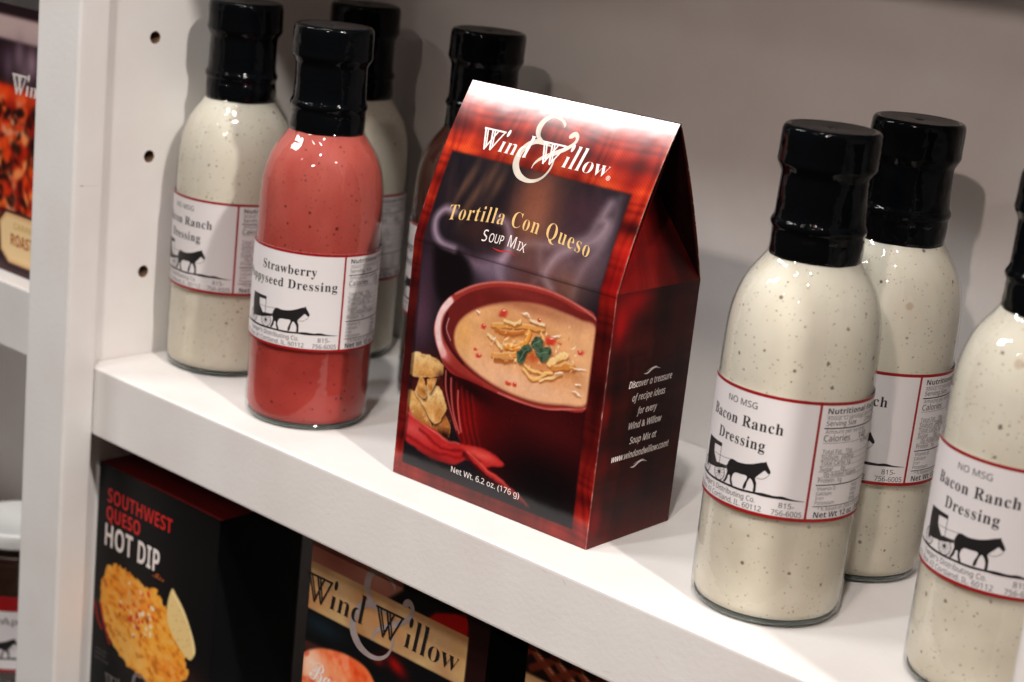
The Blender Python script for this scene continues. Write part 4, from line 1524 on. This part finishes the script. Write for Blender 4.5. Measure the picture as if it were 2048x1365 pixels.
da.line([(-270, -138), (-269, -136)], 0.6, (70, 80, 40), 0.4)
dip, dfr, dmp = carton('hot_dip_box', -0.2720, -0.1700, 0.0125, 0.0700, -0.2348, -0.0570, da,
                       'black box picturing cheesy dip and a chip, below the shelf', 'black_card', 'red_card')
dip_l = lambda n_, p_, m_: link_mesh(n_, flat_to_mesh(n_, p_, dmp, None, 0.08, 0.003), dfr, M[m_])
dip_l('flavour_lettering', [text('SOUTHWEST', 'sansb', -263.8, -207.6, -76.8 - 0.6, 8.0), text('QUESO', 'sansb', -264.2, -234.2, -87.6, 8.0)], 'red_ink')
dip_l('title_lettering', [text('HOT', 'sansb', -264.6, -239.8, -102.6, 12.6), text('DIP', 'sansb', -235.2, -216.4, -102.6, 12.6)], 'white_ink')
dip_l('mix_lettering', [text('Mix', 'script', -221.5, -211.5, -106.0, 3.2)], 'orange_ink')
LT2, AM2 = logo(-226.0, -180.5, 0.9)
dip_l('logo_lettering', LT2 + AM2, 'grey_ink')
dip_l('small_lettering', [text('ADD CREAM CHEESE', 'sans', -268.5, -258, -165.5, 1.2), text('AND SOUR CREAM', 'sans', -268.5, -259, -168, 1.2), text('NET WT 1.5 OZ (42g)', 'sans', -268.5, -256, -171, 1.3)], 'grey_ink')

# ---- banner box, bottom centre
b2 = Art(-106.5, 11.0, -234.8, -40.0, 0.6)
X, Y = b2.X, b2.Y
b2.c[:] = np.array((9, 10, 12)) / 255
b2.poly([(-108, -38), (-40, -38), (-44, -50), (-56, -60), (-108, -60)], (150, 96, 82), 1.5)
b2.blob(-62, -46, 10, 7, (196, 150, 134), 0.6)
b2.blob(-90, -52, 12, 5, (118, 60, 50), 0.5)
b2.poly([(-46, -38), (-20, -38), (-20, -58), (-40, -58)], (12, 14, 14), 2)
b2.poly([(-30, -60), (-22, -53), (-4, -47), (2, -60)], (150, 12, 10), 1.0)
b2.blob(-96, -88, 16, 5, (20, 34, 42), 0.9)
b2.poly([(-108, -99), (-92, -98), (-84, -104), (-108, -104)], (70, 34, 28), 1.2, 0.8)
b2.poly([(-2, -38), (12, -38), (12, -240), (-2, -240)], (34, 12, 12), 1.0, 0.9)
ban = [(-106.2, -57.2), (-1.2, -57.2), (-1.2, -81.6), (-106.2, -81.6)]
b2.poly(ban, (184, 146, 104), 0.4)
bmk = b2.mask(ban, 0.4)
bn = vnoise(X, Y, 14, 17, 4)
b2.mix(bmk * clamp01((bn - 0.48) * 4) * 0.6, (214, 184, 124))
b2.mix(bmk * clamp01((0.46 - bn) * 4) * 0.6, (168, 112, 62))
b2.blob(-104, -76, 10, 9, (176, 112, 66), 0.6, clip=bmk)
b2.blob(-54, -72, 16, 8, (176, 116, 70), 0.6, clip=bmk)
b2.blob(-6, -66, 5, 12, (186, 136, 84), 0.5, clip=bmk)
ball = [(-111, -121), (-108, -108), (-99, -101), (-87, -97), (-74, -95.5), (-63, -97), (-56, -103), (-52, -112), (-52, -124), (-58, -136), (-72, -144), (-90, -146), (-104, -138)]
b2.poly(ball, (224, 120, 70), 1.0, per=5)
blm = b2.mask(ball, 0.8, 5)
b2.blob(-101, -110, 8, 10, (240, 224, 210), 0.8, clip=blm)
b2.blob(-78, -99, 14, 4, (222, 70, 30), 0.8, clip=blm)
b2.blob(-66, -108, 12, 8, (232, 96, 44), 0.7, clip=blm)
b2.blob(-86, -120, 14, 10, (240, 200, 176), 0.8, clip=blm)
bq = vnoise(X, Y, 7, 23, 3)
b2.mix(blm * clamp01((bq - 0.52) * 5) * 0.5, (244, 176, 140))
b2.mix(blm * clamp01((0.45 - bq) * 5) * 0.6, (200, 50, 20))
b2.blob(-44, -88, 7, 3.4, (180, 14, 10), 0.8, -20)
b2.blob(-56, -90, 4, 2.4, (150, 20, 14), 0.7)
b2.blob(-14, -100, 10, 6, (90, 12, 12), 0.6)
b2box, b2fr, b2mp = carton('dip_mix_box', -0.1060, 0.0115, 0.0170, 0.0770, -0.2348, -0.0400, b2,
                           'dark box with tan name banner and pale ampersand, below the soup box', 'dark_card', 'black_card')
LT3, AM3 = logo(-56.5, -69.6, 1.42)
for n_, p_, m_, l_ in (('logo_ampersand', AM3, 'mauve_ink', 0.08), ('logo_lettering', LT3, 'ink', 0.18),
                       ('flavour_lettering', [text('Bacon', 'script', -101.5, -70, -117.5, 10.5), text('Cheddar', 'script', -101.5, -60, -131, 10.5)], 'white_ink', 0.08)):
    link_mesh(n_, flat_to_mesh(n_, p_, b2mp, None, l_, 0.003), b2fr, M[m_])

# ---- third box, mostly hidden
b3 = Art(34, 146, -234.8, -40.0, 0.8)
X, Y = b3.X, b3.Y
b3.c[:] = np.array((24, 12, 10)) / 255
for k in range(9):
    x = 30 + k * 13
    b3.line([(x, -38), (x + 7, -48), (x + 16, -54), (x + 26, -60)], 4.2, (140, 66, 40), 0.8, 0.9)
    b3.line([(x, -37.4), (x + 7, -47), (x + 16, -53), (x + 26, -59)], 0.9, (222, 172, 146), 0.6, 0.7)
    b3.line([(x + 12, -40), (x + 4, -50), (x - 6, -57)], 3.6, (110, 44, 26), 0.8, 0.9)
b3.poly([(34, -60), (145, -60), (145, -84), (34, -84)], (192, 150, 104), 0.5)
b3box, b3fr, b3mp = carton('dip_mix_box', 0.0340, 0.1460, 0.0170, 0.0770, -0.2348, -0.0400, b3,
                           'box picturing a woven basket, only its upper corner showing at the bottom edge', 'dark_card', 'black_card')
LT4, AM4 = logo(88.0, -72.6, 1.36)
link_mesh('logo_ampersand', flat_to_mesh('logo_ampersand', AM4, b3mp, None, 0.08, 0.003), b3fr, M['mauve_ink'])
link_mesh('logo_lettering', flat_to_mesh('logo_lettering', LT4, b3mp, None, 0.18, 0.003), b3fr, M['ink'])

# ---- box in the left bay
lb = Art(-404, -292, 26.4, 174, 0.7)
X, Y = lb.X, lb.Y
lb.c[:] = np.array((30, 16, 22)) / 255
lb.poly([(-405, 168), (-290, 168), (-290, 155), (-405, 155)], (176, 152, 150), 1.6)
lb.blob(-350, 144, 40, 8, (60, 42, 50), 0.9)
for (x, y, c_) in ((-362, 148, (120, 96, 108)), (-350, 145, (150, 124, 136)), (-340, 146, (110, 86, 100)), (-372, 141, (90, 70, 84)), (-356, 138, (104, 84, 96))):
    lb.blob(x, y, 5, 9, c_, 0.8)
food = [(-405, 128), (-380, 131), (-350, 130), (-320, 126), (-290, 128), (-290, 50), (-405, 50)]
lb.poly(food, (150, 26, 12), 1.6)
fm = lb.mask(food, 1.6)
rr = random.Random(21)
for k in range(520):
    x, y = rr.uniform(-404, -292), rr.uniform(52, 127)
    c_ = rr.choice([(226, 70, 20), (236, 96, 30), (198, 40, 14), (24, 8, 8), (16, 6, 8), (60, 12, 10), (240, 140, 80), (226, 150, 110), (210, 58, 20), (30, 10, 10)])
    lb.blob(x, y, rr.uniform(2, 6), rr.uniform(1.4, 3.6), c_, 0.85, rr.uniform(0, 180), 1.6, clip=fm)
lb.blob(-345, 126, 60, 4.5, (228, 66, 22), 0.8)
med = [(-376, 54), (-370, 60), (-330, 60), (-324, 54), (-324, 38), (-330, 32), (-366, 32), (-374, 38)]
lb.poly([(x * 1.0 - (1.6 if x < -350 else -1.6), y + (1.6 if y > 45 else -1.6)) for x, y in med], (60, 30, 34), 0.8)
lb.poly(med, (222, 180, 128), 0.7)
lb.poly([(x * 0.94 - 0.06 * 350, 45.5 + (y - 45.5) * 0.84) for x, y in med], (232, 200, 150), 0.6)
lb.poly([(-405, 33), (-376, 33), (-366, 29), (-290, 29), (-290, 24), (-405, 24)], (86, 50, 50), 1.2, 0.6)
lbox, lfr, lmp = carton('appetizer_mix_box', -0.4040, -0.2920, 0.0130, 0.0730, 0.0264, 0.1740, lb,
                        'box with a fiery orange food picture and a cream medallion, standing in the left bay', 'dark_card', 'black_card')
LT5, AM5 = logo(-327.7, 132.5, 1.10)
for n_, p_, m_, l_ in (('logo_ampersand', AM5, 'mauve_ink', 0.08), ('logo_lettering', LT5, 'white_ink', 0.15),
                       ('medallion_lettering', [text('ROASTED', 'sansb', -364.5, -334, 42.3, 6.6)], 'orange_ink', 0.08), ('medallion_heading', [text('CARAMEL', 'sansb', -362, -336, 52.0, 3.4)], 'gold_ink', 0.08)):
    link_mesh(n_, flat_to_mesh(n_, p_, lmp, None, l_, 0.003), lfr, M[m_])


# small nicks and scuffs seen on the paint: thin chips lying on the surface
M['scuff'] = mat_simple('scuffed_paint', (0.42, 0.30, 0.25), 0.6, 0.2)
M['nick'] = mat_simple('nicked_paint', (0.52, 0.43, 0.40), 0.6, 0.2)


def scuff(pieces, mapf, mat):
    o = link_mesh('scuff', flat_to_mesh('scuff', pieces, mapf, None, 0.03, 0.002), unit, M[mat])
    return o


post = lambda x, y, l: Vector((-0.2624 + l * 0.001, (x - 18.6) * 0.001, 0.30 + y * 0.001))
face = lambda x, y, l: Vector((x * 0.001, -l * 0.001, 0.30 + y * 0.001))
scuff([stroke([(3.6, 97.9, 0.1), (4.8, 97.6, 0.55), (5.6, 97.8, 0.3), (6.6, 97.4, 0.12)], 0.4)], post, 'scuff')
scuff([stroke([(7.5, 97.5, 0.08), (11, 97.3, 0.12), (15.5, 97.2, 0.05)], 0.1)], post, 'nick')
for (x, y, dx, dy, w_) in ((61.3, -2.3, 2.2, -2.2, 0.25), (50.1, -2.6, 3.4, -0.3, 0.14), (6.8, -9.5, 0.7, -0.2, 0.35), (-80, -21, 1.6, 0.5, 0.16), (-182, -12, 0.9, -0.7, 0.25), (112, -17, 2.4, -0.6, 0.12), (150, -24, 0.8, 0.3, 0.3),
                           (-22, -30, 0.7, -0.4, 0.28), (88, -33, 3.2, 0.4, 0.1)):
    scuff([stroke([(x, y, w_ * 0.3), (x + dx * 0.5, y + dy * 0.5 + 0.1, w_), (x + dx, y + dy, w_ * 0.3)], w_)], face, 'nick')

# ================================================================== jar in the left bay's lower shelf
jar = empty('preserve_jar', (-0.3930, 0.0440, -0.2343), R(-2))
jar.scale = (0.84, 0.84, 1.0)
tag(jar, 'squat dark jar with a white screw lid and white label, at the lower left corner', 'jar')
lathe('dark_preserve', smooth_prof([(0.0, 0.002), (0.030, 0.002), (0.0345, 0.005), (0.0350, 0.012), (0.0350, 0.070), (0.0340, 0.079), (0.0318, 0.083), (0.0, 0.083)], 3), M['jar_food'], jar, 72)
lathe('glass', smooth_prof([(0.0, 0.0006), (0.031, 0.0002), (0.0350, 0.003), (0.0354, 0.012), (0.0354, 0.070), (0.0345, 0.079), (0.0322, 0.085), (0.0318, 0.094)], 3), M['glass'], jar, 72)
lp = [(0.0348, 0.0880), (0.0358, 0.0886), (0.0361, 0.0898), (0.0357, 0.0910), (0.0360, 0.0922), (0.0357, 0.0934), (0.0356, 0.0960), (0.0348, 0.0972), (0.0325, 0.0976), (0.0315, 0.0968), (0.0, 0.0966)]
lathe('lid', lp, M['jar_lid'], jar, 72)
jf = cyl_map(0.0357, 0.0095)
Vj, Fj = [], []
for i in range(61):
    x = -70 + 140 * i / 60
    Vj += [jf(x, 0, 0), jf(x, 49, 0)]
for i in range(60):
    Fj.append((2 * i, 2 * i + 2, 2 * i + 3, 2 * i + 1))
jl = from_py('label', Vj, Fj, jar, M['label'], True)
rc = lambda x0, y0, x1, y1: (np.array([(x0, y0), (x1, y0), (x1, y1), (x0, y1)], float), [(0, 1, 2, 3)])
link_mesh('red_stripe', flat_to_mesh('red_stripe', [rc(-70, 39.5, 70, 49)], jf, 2.0, 0.06, 0), jl, M['red'])
link_mesh('red_stripe', flat_to_mesh('red_stripe', [rc(-70, 0, 70, 2)], jf, 2.0, 0.06, 0), jl, M['red'])
link_mesh('title_lettering', flat_to_mesh('title_lettering', [text('Preserves', 'serifb', -60, -28, 31, 4.6), text('Apple', 'serifb', -30, -6, 31, 4.6)], jf, 2.0), jl, M['grey_ink'])
hm = label_sets['ranch']['horse_and_buggy'].copy()
for v in hm.vertices:
    v.co.x *= 0.0358 / RL
    v.co.y *= 0.0358 / RL
    v.co.z += 0.0095 - LZ
link_mesh('horse_and_buggy', hm, jl)
